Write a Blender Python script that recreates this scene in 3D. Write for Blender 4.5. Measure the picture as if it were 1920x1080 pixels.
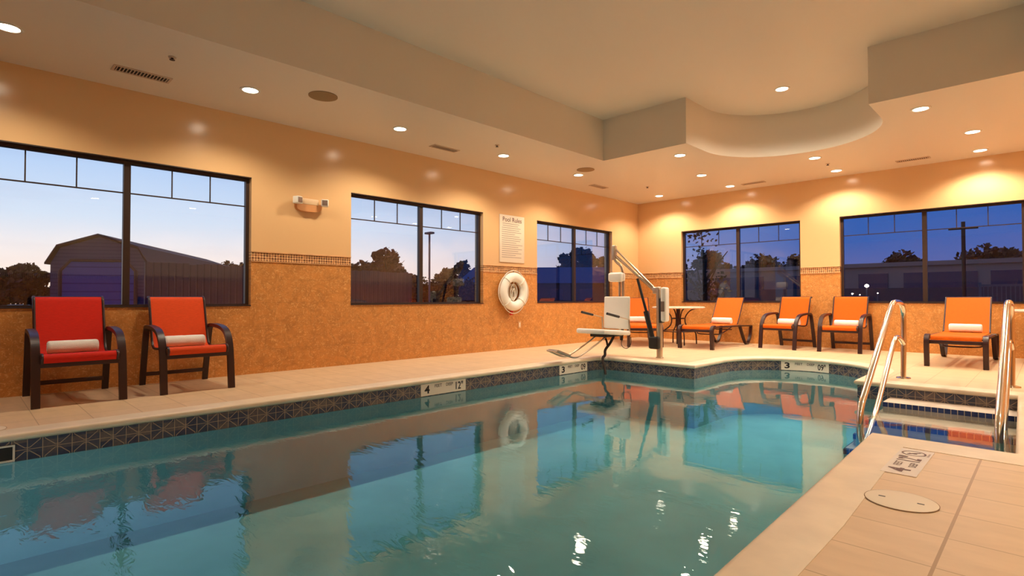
import bpy, bmesh, math, random
from mathutils import Vector, Matrix
from mathutils.geometry import tessellate_polygon
random.seed(7)
PI = math.pi
C = bpy.context.scene.collection
SC = bpy.context.scene
for o in list(bpy.data.objects): bpy.data.objects.remove(o)

# ------------------------------------------------------------------ camera
F = 1027.43; YAW = math.radians(44.594); PITCH = math.radians(1.0833); ROLL = math.radians(0.0748)
fw = Vector((-math.sin(YAW)*math.cos(PITCH), math.cos(YAW)*math.cos(PITCH), math.sin(PITCH)))
rt = Vector((math.cos(YAW), math.sin(YAW), 0)); up = rt.cross(fw)
r2 = math.cos(ROLL)*rt - math.sin(ROLL)*up; u2 = math.sin(ROLL)*rt + math.cos(ROLL)*up
cam_d = bpy.data.cameras.new('camera'); cam = bpy.data.objects.new('camera', cam_d); C.objects.link(cam)
m = Matrix((r2, u2, -fw)).transposed().to_4x4(); m.translation = Vector((0, 0, 0.95)); cam.matrix_world = m
cam_d.sensor_width = 36; cam_d.lens = F/1920*36; cam_d.clip_start = .05; cam_d.clip_end = 500
SC.camera = cam
SC.view_settings.view_transform = 'Standard'; SC.view_settings.look = 'None'
SC.view_settings.gamma = 1; SC.view_settings.use_curve_mapping = False
SC.view_settings.exposure = 0.0

# ------------------------------------------------------------------ dusk sky (gradient by direction)
W = bpy.data.worlds.new('dusk_sky'); SC.world = W; W.use_nodes = True
nt = W.node_tree; nt.nodes.clear()
def N(nt, t, **kw):
    n = nt.nodes.new(t)
    for k, v in kw.items():
        if k.startswith('_'): setattr(n, k[1:], v)
        else: n.inputs[k.replace('__', ' ')].default_value = v
    return n
def L(nt, a, b): nt.links.new(a, b)
def math_n(nt, op, a, b=None, c=None, clamp=False):
    n = nt.nodes.new('ShaderNodeMath'); n.operation = op; n.use_clamp = clamp
    for i, v in enumerate((a, b, c)):
        if v is None: continue
        if isinstance(v, (int, float)): n.inputs[i].default_value = v
        else: nt.links.new(v, n.inputs[i])
    return n.outputs[0]
def ramp(nt, fac, stops, interp='LINEAR'):
    n = nt.nodes.new('ShaderNodeValToRGB'); n.color_ramp.interpolation = interp
    e = n.color_ramp.elements
    while len(e) > 1: e.remove(e[-1])
    e[0].position = stops[0][0]; e[0].color = (*stops[0][1], 1)
    for p, c in stops[1:]:
        k = e.new(p); k.color = (*c, 1)
    if fac is not None: nt.links.new(fac, n.inputs[0])
    return n.outputs[0]
def mixc(nt, fac, a, b, blend='MIX'):
    n = nt.nodes.new('ShaderNodeMix'); n.data_type = 'RGBA'; n.blend_type = blend
    for i, v in ((0, fac), (6, a), (7, b)):
        if isinstance(v, (int, float)): n.inputs[i].default_value = v
        elif isinstance(v, tuple): n.inputs[i].default_value = (*v, 1)
        else: nt.links.new(v, n.inputs[i])
    return n.outputs[2]
tc = N(nt, 'ShaderNodeTexCoord'); sep = N(nt, 'ShaderNodeSeparateXYZ'); L(nt, tc.outputs['Generated'], sep.inputs[0])
hor = math_n(nt, 'SQRT', math_n(nt, 'ADD', math_n(nt, 'MULTIPLY', sep.outputs[0], sep.outputs[0]), math_n(nt, 'MULTIPLY', sep.outputs[1], sep.outputs[1])))
sx, sy = math.sin(math.radians(-97)), math.cos(math.radians(-97))
dt = math_n(nt, 'DIVIDE', math_n(nt, 'ADD', math_n(nt, 'MULTIPLY', sep.outputs[0], sx), math_n(nt, 'MULTIPLY', sep.outputs[1], sy)), math_n(nt, 'MAXIMUM', hor, .001))
sun_f = ramp(nt, dt, [(0.0, (0, 0, 0)), (.12, (.0, .0, .0)), (.40, (.20, .20, .20)), (.58, (.62, .62, .62)), (.8, (.9, .9, .9)), (1, (1, 1, 1))])
bright = ramp(nt, sep.outputs[2], [(0, (1.35, 1.0, .76)), (.05, (1.15, 1.0, .92)), (.12, (.80, .92, 1.08)), (.24, (.44, .68, 1.08)), (.6, (.16, .34, .8))])
dark = ramp(nt, sep.outputs[2], [(0, (.17, .13, .32)), (.04, (.12, .15, .42)), (.09, (.04, .13, .48)), (.16, (.018, .12, .50)), (.4, (.01, .06, .34))])
skyc = mixc(nt, sun_f, dark, bright)
cl = N(nt, 'ShaderNodeTexNoise', Scale=3.0, Detail=3.0); mp = N(nt, 'ShaderNodeMapping'); mp.inputs['Scale'].default_value = (1, 1, 6)
L(nt, tc.outputs['Generated'], mp.inputs[0]); L(nt, mp.outputs[0], cl.inputs['Vector'])
clf = ramp(nt, cl.outputs[0], [(.5, (0, 0, 0)), (.8, (.18, .18, .18))])
skyc = mixc(nt, clf, skyc, (.28, .2, .36))
bg = N(nt, 'ShaderNodeBackground', Strength=1.0); L(nt, skyc, bg.inputs[0])
wo = N(nt, 'ShaderNodeOutputWorld'); L(nt, bg.outputs[0], wo.inputs[0])

# ------------------------------------------------------------------ recessed downlight positions (warm lamps of the room)
LAMP_W = 138.0; LAMP_COL = (1.0, .86, .65)
ZC = 3.253; ZT = 3.94
# strength of each lamp relative to LAMP_W, in the order of LIGHTS (made-up spread: dimmer near the camera, brighter along the back)
LAMP_K = [.6, .75, .9, 1, 1, 1.1, 1, 1, 1.08, 1, 1.08, 1, 1, 1.08, .9, .9, .8, .7, .6, 1.0, 1]
LIGHTS = [(-6.27, .28), (-6.27, 2.25), (-6.27, 4.2), (-6.27, 6.17), (-6.27, 8.13), (-6.27, 11.08),
          (-4.24, 8.16), (-4.65, 9.78), (-4.69, 11.15), (-2.75, 9.88), (-2.75, 11.15), (-1.11, 8.22), (-.755, 9.87), (-.77, 11.2),
          (.9, 8.2), (.9, 6.2), (.9, 4.2), (.9, 2.2), (.9, .2), (.9, 11.15)]

# ------------------------------------------------------------------ helpers
def tag(o, label=None, cat=None, group=None, kind=None):
    if label: o['label'] = label
    if cat: o['category'] = cat
    if group: o['group'] = group
    if kind: o['kind'] = kind
    return o
def empty(name, loc=(0, 0, 0), rz=0):
    o = bpy.data.objects.new(name, None); C.objects.link(o); o.location = loc; o.rotation_euler = (0, 0, rz)
    o.empty_display_size = .1; return o
class MB:
    def __init__(s): s.v = []; s.f = []; s.m = []; s.uv = []; s.sm = []
    def add(s, vs, fs, mi=0, uvs=None, smooth=False, M=None):
        b = len(s.v)
        s.v += [tuple(M @ Vector(v)) if M else tuple(v) for v in vs]
        for i, f in enumerate(fs):
            s.f.append([b+k for k in f]); s.m.append(mi); s.sm.append(smooth)
            s.uv.append(uvs[i] if uvs else None)
        return s
    def box(s, x0, x1, y0, y1, z0, z1, mi=0, M=None):
        vs = [(x, y, z) for z in (z0, z1) for y in (y0, y1) for x in (x0, x1)]
        return s.add(vs, [(0, 2, 3, 1), (4, 5, 7, 6), (0, 1, 5, 4), (2, 6, 7, 3), (0, 4, 6, 2), (1, 3, 7, 5)], mi, M=M)
    def rbox(s, x0, x1, y0, y1, z0, z1, r=.01, mi=0, M=None, seg=3):
        bm = bmesh.new(); bmesh.ops.create_cube(bm, size=1)
        for v in bm.verts: v.co = Vector(((x0+x1)/2+v.co.x*(x1-x0), (y0+y1)/2+v.co.y*(y1-y0), (z0+z1)/2+v.co.z*(z1-z0)))
        bmesh.ops.bevel(bm, geom=bm.edges[:], offset=r, segments=seg, profile=.5, affect='EDGES')
        bm.verts.index_update()
        s.add([v.co[:] for v in bm.verts], [[v.index for v in f.verts] for f in bm.faces], mi, smooth=True, M=M); bm.free(); return s
    def tube(s, pts, r, n=10, closed=False, mi=0, caps=True, M=None, rs=None):
        pts = [Vector(p) for p in pts]; k = len(pts); vs = []; fs = []
        prev = None
        for i, p in enumerate(pts):
            a = pts[(i-1) % k] if (closed or i > 0) else p
            b = pts[(i+1) % k] if (closed or i < k-1) else p
            t = (b-a).normalized()
            if prev is None:
                ref = Vector((0, 0, 1)) if abs(t.z) < .9 else Vector((1, 0, 0))
                nrm = (ref - t*ref.dot(t)).normalized()
            else:
                nrm = (prev - t*prev.dot(t)).normalized()
            prev = nrm; bn = t.cross(nrm)
            rr = rs[i] if rs else r
            for j in range(n):
                an = 2*PI*j/n; vs.append(p + (nrm*math.cos(an) + bn*math.sin(an))*rr)
        for i in range(k if closed else k-1):
            for j in range(n):
                a = i*n+j; b = i*n+(j+1) % n; c = ((i+1) % k)*n+(j+1) % n; d = ((i+1) % k)*n+j
                fs.append((a, b, c, d))
        if not closed and caps:
            fs.append(tuple(reversed(range(n)))); fs.append(tuple((k-1)*n+j for j in range(n)))
        return s.add(vs, fs, mi, smooth=True, M=M)
    def bar(s, path, th, x0, x1, mi=0, M=None, smooth=True):
        """flat strip: a path in (y,z) given thickness th, extruded across x0..x1"""
        P = [Vector((a, b)) for a, b in path]; k = len(P); A = []; B = []
        for i, p in enumerate(P):
            t = (P[min(i+1, k-1)] - P[max(i-1, 0)]).normalized(); nn = Vector((-t.y, t.x))*th/2
            A.append(p+nn); B.append(p-nn)
        prof = A + B[::-1]; n = len(prof)
        vs = [(x0, p.x, p.y) for p in prof] + [(x1, p.x, p.y) for p in prof]
        fs = [(i, (i+1) % n, n+(i+1) % n, n+i) for i in range(n)]
        for i in range(k-1):
            fs.append((i, n-1-i, n-2-i, i+1)); fs.append((n+i, n+i+1, 2*n-2-i, 2*n-1-i))
        return s.add(vs, fs, mi, smooth=False, M=M)
    def lathe(s, prof, n=32, mi=0, M=None, smooth=True, c=(0, 0, 0)):
        vs = []; k = len(prof)
        for r, z in prof:
            for j in range(n):
                a = 2*PI*j/n; vs.append((c[0]+r*math.cos(a), c[1]+r*math.sin(a), c[2]+z))
        fs = []
        for i in range(k-1):
            for j in range(n):
                fs.append((i*n+j, i*n+(j+1) % n, (i+1)*n+(j+1) % n, (i+1)*n+j))
        fs.append(tuple(range(n))); fs.append(tuple((k-1)*n+j for j in range(n)))
        return s.add(vs, fs, mi, smooth=smooth, M=M)
    def build(s, name, mat, parent=None, auto=True, loc=None, toward=None):
        me = bpy.data.meshes.new(name); me.from_pydata(s.v, [], s.f)
        mats = mat if isinstance(mat, (list, tuple)) else [mat]
        for mm in mats: me.materials.append(mm)
        for i, p in enumerate(me.polygons):
            p.material_index = s.m[i]; p.use_smooth = s.sm[i]
        if any(s.uv):
            ul = me.uv_layers.new(name='UVMap')
            for i, p in enumerate(me.polygons):
                if s.uv[i]:
                    for k, li in enumerate(p.loop_indices): ul.data[li].uv = s.uv[i][k]
        bm = bmesh.new(); bm.from_mesh(me); bmesh.ops.recalc_face_normals(bm, faces=bm.faces[:]); 
        if toward:
            for f in bm.faces:
                if f.normal.dot(Vector(toward)) < 0: f.normal_flip()
        bm.to_mesh(me); bm.free()
        if auto and any(s.sm):
            try: me.set_sharp_from_angle(angle=math.radians(42))
            except Exception: pass
        me.update()
        o = bpy.data.objects.new(name, me); C.objects.link(o)
        if parent: o.parent = parent
        if loc: o.location = loc
        return o
def smooth_path(pts, n=3, closed=False):
    pts = [Vector(p) for p in pts]
    for _ in range(n):
        q = [] if closed else [pts[0]]; k = len(pts)
        for i in range(k if closed else k-1):
            a, b = pts[i], pts[(i+1) % k]
            q += [a*.75+b*.25, a*.25+b*.75]
        if not closed: q.append(pts[-1])
        pts = q
    return pts
def arc(cx, cy, r, a0, a1, n):
    return [(cx+r*math.cos(math.radians(a0+(a1-a0)*i/n)), cy+r*math.sin(math.radians(a0+(a1-a0)*i/n))) for i in range(n+1)]
def copy_tree(o, parent=None):
    c = o.copy(); C.objects.link(c); c.parent = parent
    for ch in [x for x in bpy.data.objects if x.parent == o]: copy_tree(ch, c)
    return c
FONT = bpy.data.curves.new('f', 'FONT').font
def text_mesh(txt, size, bold=0.0, sx=1.0, spacing=1.0):
    cu = bpy.data.curves.new('t', 'FONT'); cu.body = txt; cu.size = size; cu.offset = bold; cu.align_x = 'LEFT'
    cu.space_character = spacing; cu.resolution_u = 3
    o = bpy.data.objects.new('t', cu); C.objects.link(o)
    dg = bpy.context.evaluated_depsgraph_get(); me = o.evaluated_get(dg).to_mesh()
    vs = [(v.co.x*sx, v.co.y) for v in me.vertices]; fs = [tuple(p.vertices) for p in me.polygons]
    bpy.data.objects.remove(o)
    if vs:
        mx = min(v[0] for v in vs); my = min(v[1] for v in vs)
        vs = [(a-mx, b-my) for a, b in vs]
    return vs, fs
def fit_text(txt, u0, v0, w, h, bold=0.0):
    vs, fs = text_mesh(txt, 1.0, bold)
    W_ = max(v[0] for v in vs); H_ = max(v[1] for v in vs)
    return [(u0+a/W_*w, v0+b/H_*h) for a, b in vs], fs

# ------------------------------------------------------------------ materials
def mat(name, col=(.5, .5, .5), rough=.5, metal=0, spec=.5, bump=None, noise=None, coat=0):
    m = bpy.data.materials.new(name); m.use_nodes = True; nt = m.node_tree; b = nt.nodes['Principled BSDF']
    b.inputs['Base Color'].default_value = (*col, 1); b.inputs['Roughness'].default_value = rough
    b.inputs['Metallic'].default_value = metal; b.inputs['Specular IOR Level'].default_value = spec
    b.inputs['Coat Weight'].default_value = coat
    tc = nt.nodes.new('ShaderNodeTexCoord')
    if noise:
        sc, amt = noise
        n = N(nt, 'ShaderNodeTexNoise', Scale=sc, Detail=4.0); L(nt, tc.outputs['Object'], n.inputs['Vector'])
        d = tuple(c*(1-amt) for c in col); l = tuple(min(1, c*(1+amt)) for c in col)
        L(nt, ramp(nt, n.outputs[0], [(.35, d), (.65, l)]), b.inputs['Base Color'])
    if bump:
        sc, st = bump
        n = N(nt, 'ShaderNodeTexNoise', Scale=sc, Detail=3.0); L(nt, tc.outputs['Object'], n.inputs['Vector'])
        bp = N(nt, 'ShaderNodeBump', Strength=st, Distance=.01); L(nt, n.outputs[0], bp.inputs['Height']); L(nt, bp.outputs[0], b.inputs['Normal'])
    return m
def pr(m): return m.node_tree, m.node_tree.nodes['Principled BSDF']
M = {}
M['ceiling'] = mat('painted_ceiling', (.78, .70, .60), .42, bump=(40, .02))
M['paint'] = mat('orange_wall_paint', (.76, .48, .24), .20, spec=.85, bump=(3, .03))
M['dark_frame'] = mat('bronze_window_metal', (.035, .017, .012), .4)
M['chair_metal'] = mat('brown_powder_coat', (.032, .008, .008), .38)
M['towel'] = mat('terry_towel', (.86, .82, .76), .9, bump=(220, .5))
M['white_plastic'] = mat('white_plastic', (.84, .80, .73), .38)
M['white_paint'] = mat('white_enamel', (.80, .78, .72), .4)
M['steel'] = mat('stainless_steel', (.78, .70, .60), .16, metal=1)
M['beige_metal'] = mat('satin_lift_steel', (.56, .46, .35), .30, metal=.85)
M['black'] = mat('black_rubber', (.012, .010, .010), .5)
M['black_fabric'] = mat('black_webbing', (.02, .012, .01), .8)
M['stone'] = mat('stone_table_top', (.70, .60, .46), .35, noise=(14, .12))
M['red_plastic'] = mat('red_plastic', (.7, .03, .02), .4)
M['rope'] = mat('white_rope', (.80, .76, .68), .8, bump=(120, .6))
M['ring'] = mat('life_ring_shell', (.84, .82, .76), .38)
M['ink'] = mat('black_glazed_lettering', (.012, .008, .012), .4)
M['brown_ink'] = mat('brown_lettering', (.10, .025, .012), .5)
M['sign'] = mat('sign_board', (.80, .68, .55), .4)
M['sign_grey'] = mat('sign_grey_print', (.30, .24, .22), .6)
M['marker'] = mat('ceramic_marker_tile', (.82, .72, .60), .3)
M['vent'] = mat('vent_enamel', (.60, .46, .34), .5)
M['vent_dark'] = mat('vent_cavity', (.02, .012, .008), .8)
M['speaker'] = mat('speaker_mesh', (.34, .22, .11), .8)
M['emg'] = mat('emergency_light_plastic', (.60, .26, .09), .5)
M['joint'] = mat('lid_joint', (.30, .17, .09), .7)
M['emg_cover'] = mat('cream_lamp_cover', (.72, .50, .30), .5)
M['lid'] = mat('cream_plastic_lid', (.76, .64, .48), .45)
M['grey_panel'] = mat('grey_panel', (.20, .13, .10), .5)

def sling(name, col):
    m = mat(name, col, .6, spec=.15); nt, b = pr(m)
    tc = nt.nodes.new('ShaderNodeTexCoord')
    w = N(nt, 'ShaderNodeTexNoise', Scale=30.0, Detail=2.0); mp = N(nt, 'ShaderNodeMapping'); mp.inputs['Scale'].default_value = (1, 14, 14)
    L(nt, tc.outputs['Object'], mp.inputs[0]); L(nt, mp.outputs[0], w.inputs['Vector'])
    L(nt, ramp(nt, w.outputs[0], [(.3, tuple(c*.88 for c in col)), (.7, tuple(min(1, c*1.1) for c in col))]), b.inputs['Base Color'])
    bp = N(nt, 'ShaderNodeBump', Strength=.25, Distance=.002); L(nt, w.outputs[0], bp.inputs['Height']); L(nt, bp.outputs[0], b.inputs['Normal'])
    return m
M['sling_dimlit_red'] = sling('dimlit_red_sling_fabric', (.62, .022, .010))  # the orange sling, with its dimmer light put into a redder colour
M['sling_dimlit_redorange'] = sling('dimlit_red_orange_sling_fabric', (.72, .075, .015))  # same sling again, dim light put in as a red-orange tone
M['sling_orange'] = sling('orange_sling_fabric', (.66, .115, .004))

def emis(name, col, st):
    m = bpy.data.materials.new(name); m.use_nodes = True; nt = m.node_tree; nt.nodes.clear()
    e = N(nt, 'ShaderNodeEmission', Strength=st); e.inputs[0].default_value = (*col, 1)
    o = N(nt, 'ShaderNodeOutputMaterial'); L(nt, e.outputs[0], o.inputs[0]); return m
M['lamp'] = emis('lamp_glow', (1, .86, .66), 22)
M['pool_fill'] = emis('pool_fill_glow', (.8, .95, 1), 8)  # glow of the unseen fill light added under water
M['lot_lamp'] = emis('parking_lamp_glow', (1, .85, .65), 25)

# wainscot tile : stone-look ceramic with mottling and fine joints
def tile_mat(name, col, light, along, rough=.4, tw=.40, th=.30):
    m = mat(name, col, rough, spec=.5); nt, b = pr(m); tc = nt.nodes.new('ShaderNodeTexCoord')
    sep = N(nt, 'ShaderNodeSeparateXYZ'); L(nt, tc.outputs['Object'], sep.inputs[0])
    cmb = N(nt, 'ShaderNodeCombineXYZ'); L(nt, sep.outputs[along], cmb.inputs[0]); L(nt, sep.outputs[2], cmb.inputs[1])
    n1 = N(nt, 'ShaderNodeTexNoise', Scale=7.0, Detail=6.0, Roughness=.65, Distortion=1.2); L(nt, cmb.outputs[0], n1.inputs['Vector'])
    n2 = N(nt, 'ShaderNodeTexNoise', Scale=22.0, Detail=3.0, Distortion=2.5); L(nt, cmb.outputs[0], n2.inputs['Vector'])
    c1 = ramp(nt, n1.outputs[0], [(.35, tuple(c*.85 for c in col)), (.62, tuple(min(1, c*1.15) for c in col))])
    f2 = ramp(nt, n2.outputs[0], [(.54, (0, 0, 0)), (.66, (.7, .7, .7))])
    c2 = mixc(nt, f2, c1, light)
    br = N(nt, 'ShaderNodeTexBrick', Scale=1.0); br.offset = .5
    br.inputs['Mortar Size'].default_value = .002; br.inputs['Brick Width'].default_value = tw; br.inputs['Row Height'].default_value = th
    br.inputs['Color1'].default_value = (0, 0, 0, 1); br.inputs['Color2'].default_value = (.12, .12, .12, 1); br.inputs['Mortar'].default_value = (1, 1, 1, 1)
    L(nt, cmb.outputs[0], br.inputs['Vector'])
    gm = math_n(nt, 'MULTIPLY', br.outputs['Fac'], .45)
    L(nt, mixc(nt, gm, c2, tuple(c*.55 for c in col)), b.inputs['Base Color'])
    return m
M['tileA'] = tile_mat('ochre_wall_tile_left', (.56, .228, .055), (.80, .45, .18), 1)
M['tileB'] = tile_mat('ochre_wall_tile_back', (.56, .228, .055), (.80, .45, .18), 0)
def mosaic_mat(name, along):
    m = mat(name, (.6, .3, .1), .4); nt, b = pr(m); tc = nt.nodes.new('ShaderNodeTexCoord')
    sep = N(nt, 'ShaderNodeSeparateXYZ'); L(nt, tc.outputs['Object'], sep.inputs[0])
    cmb = N(nt, 'ShaderNodeCombineXYZ'); L(nt, sep.outputs[along], cmb.inputs[0])
    L(nt, math_n(nt, 'SUBTRACT', sep.outputs[2], 1.432), cmb.inputs[1])
    mp = N(nt, 'ShaderNodeMapping'); mp.inputs['Rotation'].default_value = (0, 0, math.radians(45)); mp.inputs['Scale'].default_value = (40, 40, 1)
    L(nt, cmb.outputs[0], mp.inputs[0])
    wn = N(nt, 'ShaderNodeTexWhiteNoise', _noise_dimensions='2D')
    fl = N(nt, 'ShaderNodeVectorMath', _operation='FLOOR'); L(nt, mp.outputs[0], fl.inputs[0]); L(nt, fl.outputs[0], wn.inputs['Vector'])
    sf = nt.nodes.new('ShaderNodeSeparateXYZ'); L(nt, fl.outputs[0], sf.inputs[0])
    par = math_n(nt, 'MULTIPLY', math_n(nt, 'ABSOLUTE', math_n(nt, 'FRACT', math_n(nt, 'DIVIDE', math_n(nt, 'ADD', math_n(nt, 'ADD', sf.outputs[0], sf.outputs[1]), 1000.0), 2.0))), 2.0)
    val = math_n(nt, 'ADD', math_n(nt, 'MULTIPLY', wn.outputs[0], .45), math_n(nt, 'MULTIPLY', par, .5))
    c = ramp(nt, val, [(0, (.14, .045, .018)), (.18, (.24, .08, .03)), (.34, (.42, .15, .05)), (.46, (.70, .40, .18)), (.75, (.78, .48, .23))], 'CONSTANT')
    L(nt, c, b.inputs['Base Color']); return m
M['mosA'] = mosaic_mat('mosaic_border_left', 1); M['mosB'] = mosaic_mat('mosaic_border_back', 0)
M['trim'] = mat('pencil_tile_trim', (.66, .36, .16), .35, noise=(9, .15))
M['reveal'] = mat('reveal_tile', (.60, .36, .24), .4, noise=(5, .15))

# deck tiles
m = M['deck'] = mat('deck_tile', (.70, .50, .32), .42, spec=.45); nt, b = pr(m); tc = nt.nodes.new('ShaderNodeTexCoord')
sep = N(nt, 'ShaderNodeSeparateXYZ'); L(nt, tc.outputs['Object'], sep.inputs[0])
ux = math_n(nt, 'ADD', sep.outputs[0], .312+36.0); uy = math_n(nt, 'ADD', sep.outputs[1], 33-2.76)
cmb = N(nt, 'ShaderNodeCombineXYZ'); L(nt, ux, cmb.inputs[0]); L(nt, uy, cmb.inputs[1])
br = N(nt, 'ShaderNodeTexBrick', Scale=1.0); br.offset = 0; br.inputs['Mortar Size'].default_value = .0035; br.inputs['Brick Width'].default_value = .36; br.inputs['Row Height'].default_value = .33
br.inputs['Color1'].default_value = (.72, .52, .33, 1); br.inputs['Color2'].default_value = (.69, .49, .30, 1); br.inputs['Mortar'].default_value = (.48, .32, .18, 1)
L(nt, cmb.outputs[0], br.inputs['Vector'])
n1 = N(nt, 'ShaderNodeTexNoise', Scale=4.0, Detail=6.0, Distortion=.6); mp = N(nt, 'ShaderNodeMapping'); mp.inputs['Scale'].default_value = (1, 3, 1)
L(nt, tc.outputs['Object'], mp.inputs[0]); L(nt, mp.outputs[0], n1.inputs['Vector'])
vr = ramp(nt, n1.outputs[0], [(.3, (.94, .93, .92)), (.7, (1.04, 1.04, 1.04))])
jx = math_n(nt, 'MULTIPLY', math_n(nt, 'LESS_THAN', math_n(nt, 'ABSOLUTE', math_n(nt, 'ADD', sep.outputs[0], .312)), .006), math_n(nt, 'LESS_THAN', sep.outputs[1], 4.35))
L(nt, mixc(nt, jx, mixc(nt, 1.0, br.outputs[0], vr, 'MULTIPLY'), (.42, .26, .14)), b.inputs['Base Color'])
m = M['coping'] = mat('cream_coping_stone', (.80, .66, .48), .38, noise=(5, .06), bump=(25, .03))

# waterline tile with the crossed-diamond pattern; uv.x along the wall, uv.y = z (metres)
m = M['poolband'] = mat('pool_waterline_tile', (.05, .05, .09), .28); nt, b = pr(m); uvn = nt.nodes.new('ShaderNodeTexCoord')
sep = N(nt, 'ShaderNodeSeparateXYZ'); L(nt, uvn.outputs['UV'], sep.inputs[0])
S_ = .084
def tri(x, per, off=0.0):   # triangle wave 0..1..0 with period per
    a = math_n(nt, 'DIVIDE', math_n(nt, 'ADD', x, off+50*per), per)
    fr = math_n(nt, 'FRACT', a)
    return math_n(nt, 'ABSOLUTE', math_n(nt, 'SUBTRACT', math_n(nt, 'MULTIPLY', fr, 2), 1))
p_ = tri(sep.outputs[0], 2*S_); q_ = tri(sep.outputs[1], 2*.076, .05)
def line(v, c, w): return math_n(nt, 'LESS_THAN', math_n(nt, 'ABSOLUTE', math_n(nt, 'SUBTRACT', v, c)), w)
def mx(*a):
    r = a[0]
    for k in a[1:]: r = math_n(nt, 'MAXIMUM', r, k)
    return r
grout = mx(line(p_, 0, .026), line(p_, 1, .026), line(q_, 0, .026), line(q_, 1, .026))
diag = math_n(nt, 'MULTIPLY', line(math_n(nt, 'ADD', p_, q_), 1.0, .045), math_n(nt, 'MULTIPLY', math_n(nt, 'GREATER_THAN', p_, .15), math_n(nt, 'GREATER_THAN', q_, .15)))
near = math_n(nt, 'MULTIPLY', line(p_, .16, .025), math_n(nt, 'GREATER_THAN', q_, .84))
near2 = math_n(nt, 'MULTIPLY', line(q_, .16, .03), math_n(nt, 'GREATER_THAN', p_, .84))
allm = mx(grout, diag, near, near2)
flv = N(nt, 'ShaderNodeVectorMath', _operation='SNAP'); flv.inputs[1].default_value = (S_, .076, 1); L(nt, uvn.outputs['UV'], flv.inputs[0])
wn = N(nt, 'ShaderNodeTexWhiteNoise', _noise_dimensions='2D'); L(nt, flv.outputs[0], wn.inputs['Vector'])
nz = N(nt, 'ShaderNodeTexNoise', Scale=35.0, Detail=3.0); L(nt, uvn.outputs['UV'], nz.inputs['Vector'])
tc_ = ramp(nt, math_n(nt, 'ADD', math_n(nt, 'MULTIPLY', wn.outputs[0], .5), math_n(nt, 'MULTIPLY', nz.outputs[0], .5)), [(.2, (.035, .04, .085)), (.45, (.06, .07, .11)), (.6, (.10, .085, .10)), (.85, (.20, .15, .13))])
L(nt, mixc(nt, allm, tc_, (.46, .33, .22)), b.inputs['Base Color'])
# blue step-nosing tile
m = M['nosing'] = mat('blue_nosing_tile', (.01, .03, .2), .25); nt, b = pr(m); uvn = nt.nodes.new('ShaderNodeTexCoord')
br = N(nt, 'ShaderNodeTexBrick', Scale=1.0); br.offset = 0; br.inputs['Mortar Size'].default_value = .003; br.inputs['Brick Width'].default_value = .052; br.inputs['Row Height'].default_value = .052
br.inputs['Color1'].default_value = (.014, .028, .13, 1); br.inputs['Color2'].default_value = (.022, .045, .18, 1); br.inputs['Mortar'].default_value = (.5, .42, .34, 1)
L(nt, uvn.outputs['UV'], br.inputs['Vector']); L(nt, br.outputs[0], b.inputs['Base Color'])
M['plaster'] = mat('pool_plaster', (.52, .54, .54), .7, noise=(1.6, .08))
M['step_plaster'] = mat('step_plaster', (.60, .50, .42), .6, noise=(6, .08))

# glass pane : clear pane with fresnel reflection
def glass(name, tint, bumpst=0):
    m = bpy.data.materials.new(name); m.use_nodes = True; nt = m.node_tree; nt.nodes.clear()
    t = N(nt, 'ShaderNodeBsdfTransparent'); t.inputs[0].default_value = (*tint, 1)
    g = N(nt, 'ShaderNodeBsdfGlossy', Roughness=.0); g.inputs[0].default_value = (1, 1, 1, 1)
    fr = N(nt, 'ShaderNodeFresnel', IOR=1.85); mx_ = N(nt, 'ShaderNodeMixShader')
    L(nt, fr.outputs[0], mx_.inputs[0]); L(nt, t.outputs[0], mx_.inputs[1]); L(nt, g.outputs[0], mx_.inputs[2])
    o = N(nt, 'ShaderNodeOutputMaterial'); L(nt, mx_.outputs[0], o.inputs[0]); return m
M['glass'] = glass('window_glass', (.93, .94, .95))
# water surface
m = M['water'] = bpy.data.materials.new('pool_water'); m.use_nodes = True; nt = m.node_tree; nt.nodes.clear()
t = N(nt, 'ShaderNodeBsdfTransparent'); t.inputs[0].default_value = (.94, .97, .97, 1)
g = N(nt, 'ShaderNodeBsdfGlossy', Roughness=.015); g.inputs[0].default_value = (1, 1, 1, 1)
tc = nt.nodes.new('ShaderNodeTexCoord'); mp = N(nt, 'ShaderNodeMapping'); mp.inputs['Scale'].default_value = (1, 1, 1)
L(nt, tc.outputs['Object'], mp.inputs[0])
w1 = N(nt, 'ShaderNodeTexNoise', Scale=2.2, Detail=2.0, Distortion=.4); L(nt, mp.outputs[0], w1.inputs['Vector'])
mp2 = N(nt, 'ShaderNodeMapping'); mp2.inputs['Rotation'].default_value = (0, 0, math.radians(38)); mp2.inputs['Scale'].default_value = (1, 2.6, 1); L(nt, tc.outputs['Object'], mp2.inputs[0])
w2 = N(nt, 'ShaderNodeTexNoise', Scale=5.0, Detail=3.0, Distortion=1.0); L(nt, mp2.outputs[0], w2.inputs['Vector'])
sw = nt.nodes.new('ShaderNodeSeparateXYZ'); L(nt, tc.outputs['Object'], sw.inputs[0])
jet = ramp(nt, math_n(nt, 'MULTIPLY', math_n(nt, 'ADD', sw.outputs[1], 2.0), .1), [(.25, (1, 1, 1)), (.5, (.28, .28, .28)), (.8, (.12, .12, .12))])
hh = math_n(nt, 'ADD', math_n(nt, 'MULTIPLY', w1.outputs[0], .7), math_n(nt, 'MULTIPLY', w2.outputs[0], math_n(nt, 'MULTIPLY', jet, .85)))
bp = N(nt, 'ShaderNodeBump', Strength=.06, Distance=.05); L(nt, hh, bp.inputs['Height'])
fr = N(nt, 'ShaderNodeFresnel', IOR=1.33); L(nt, bp.outputs[0], fr.inputs['Normal']); L(nt, bp.outputs[0], g.inputs['Normal'])
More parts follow.
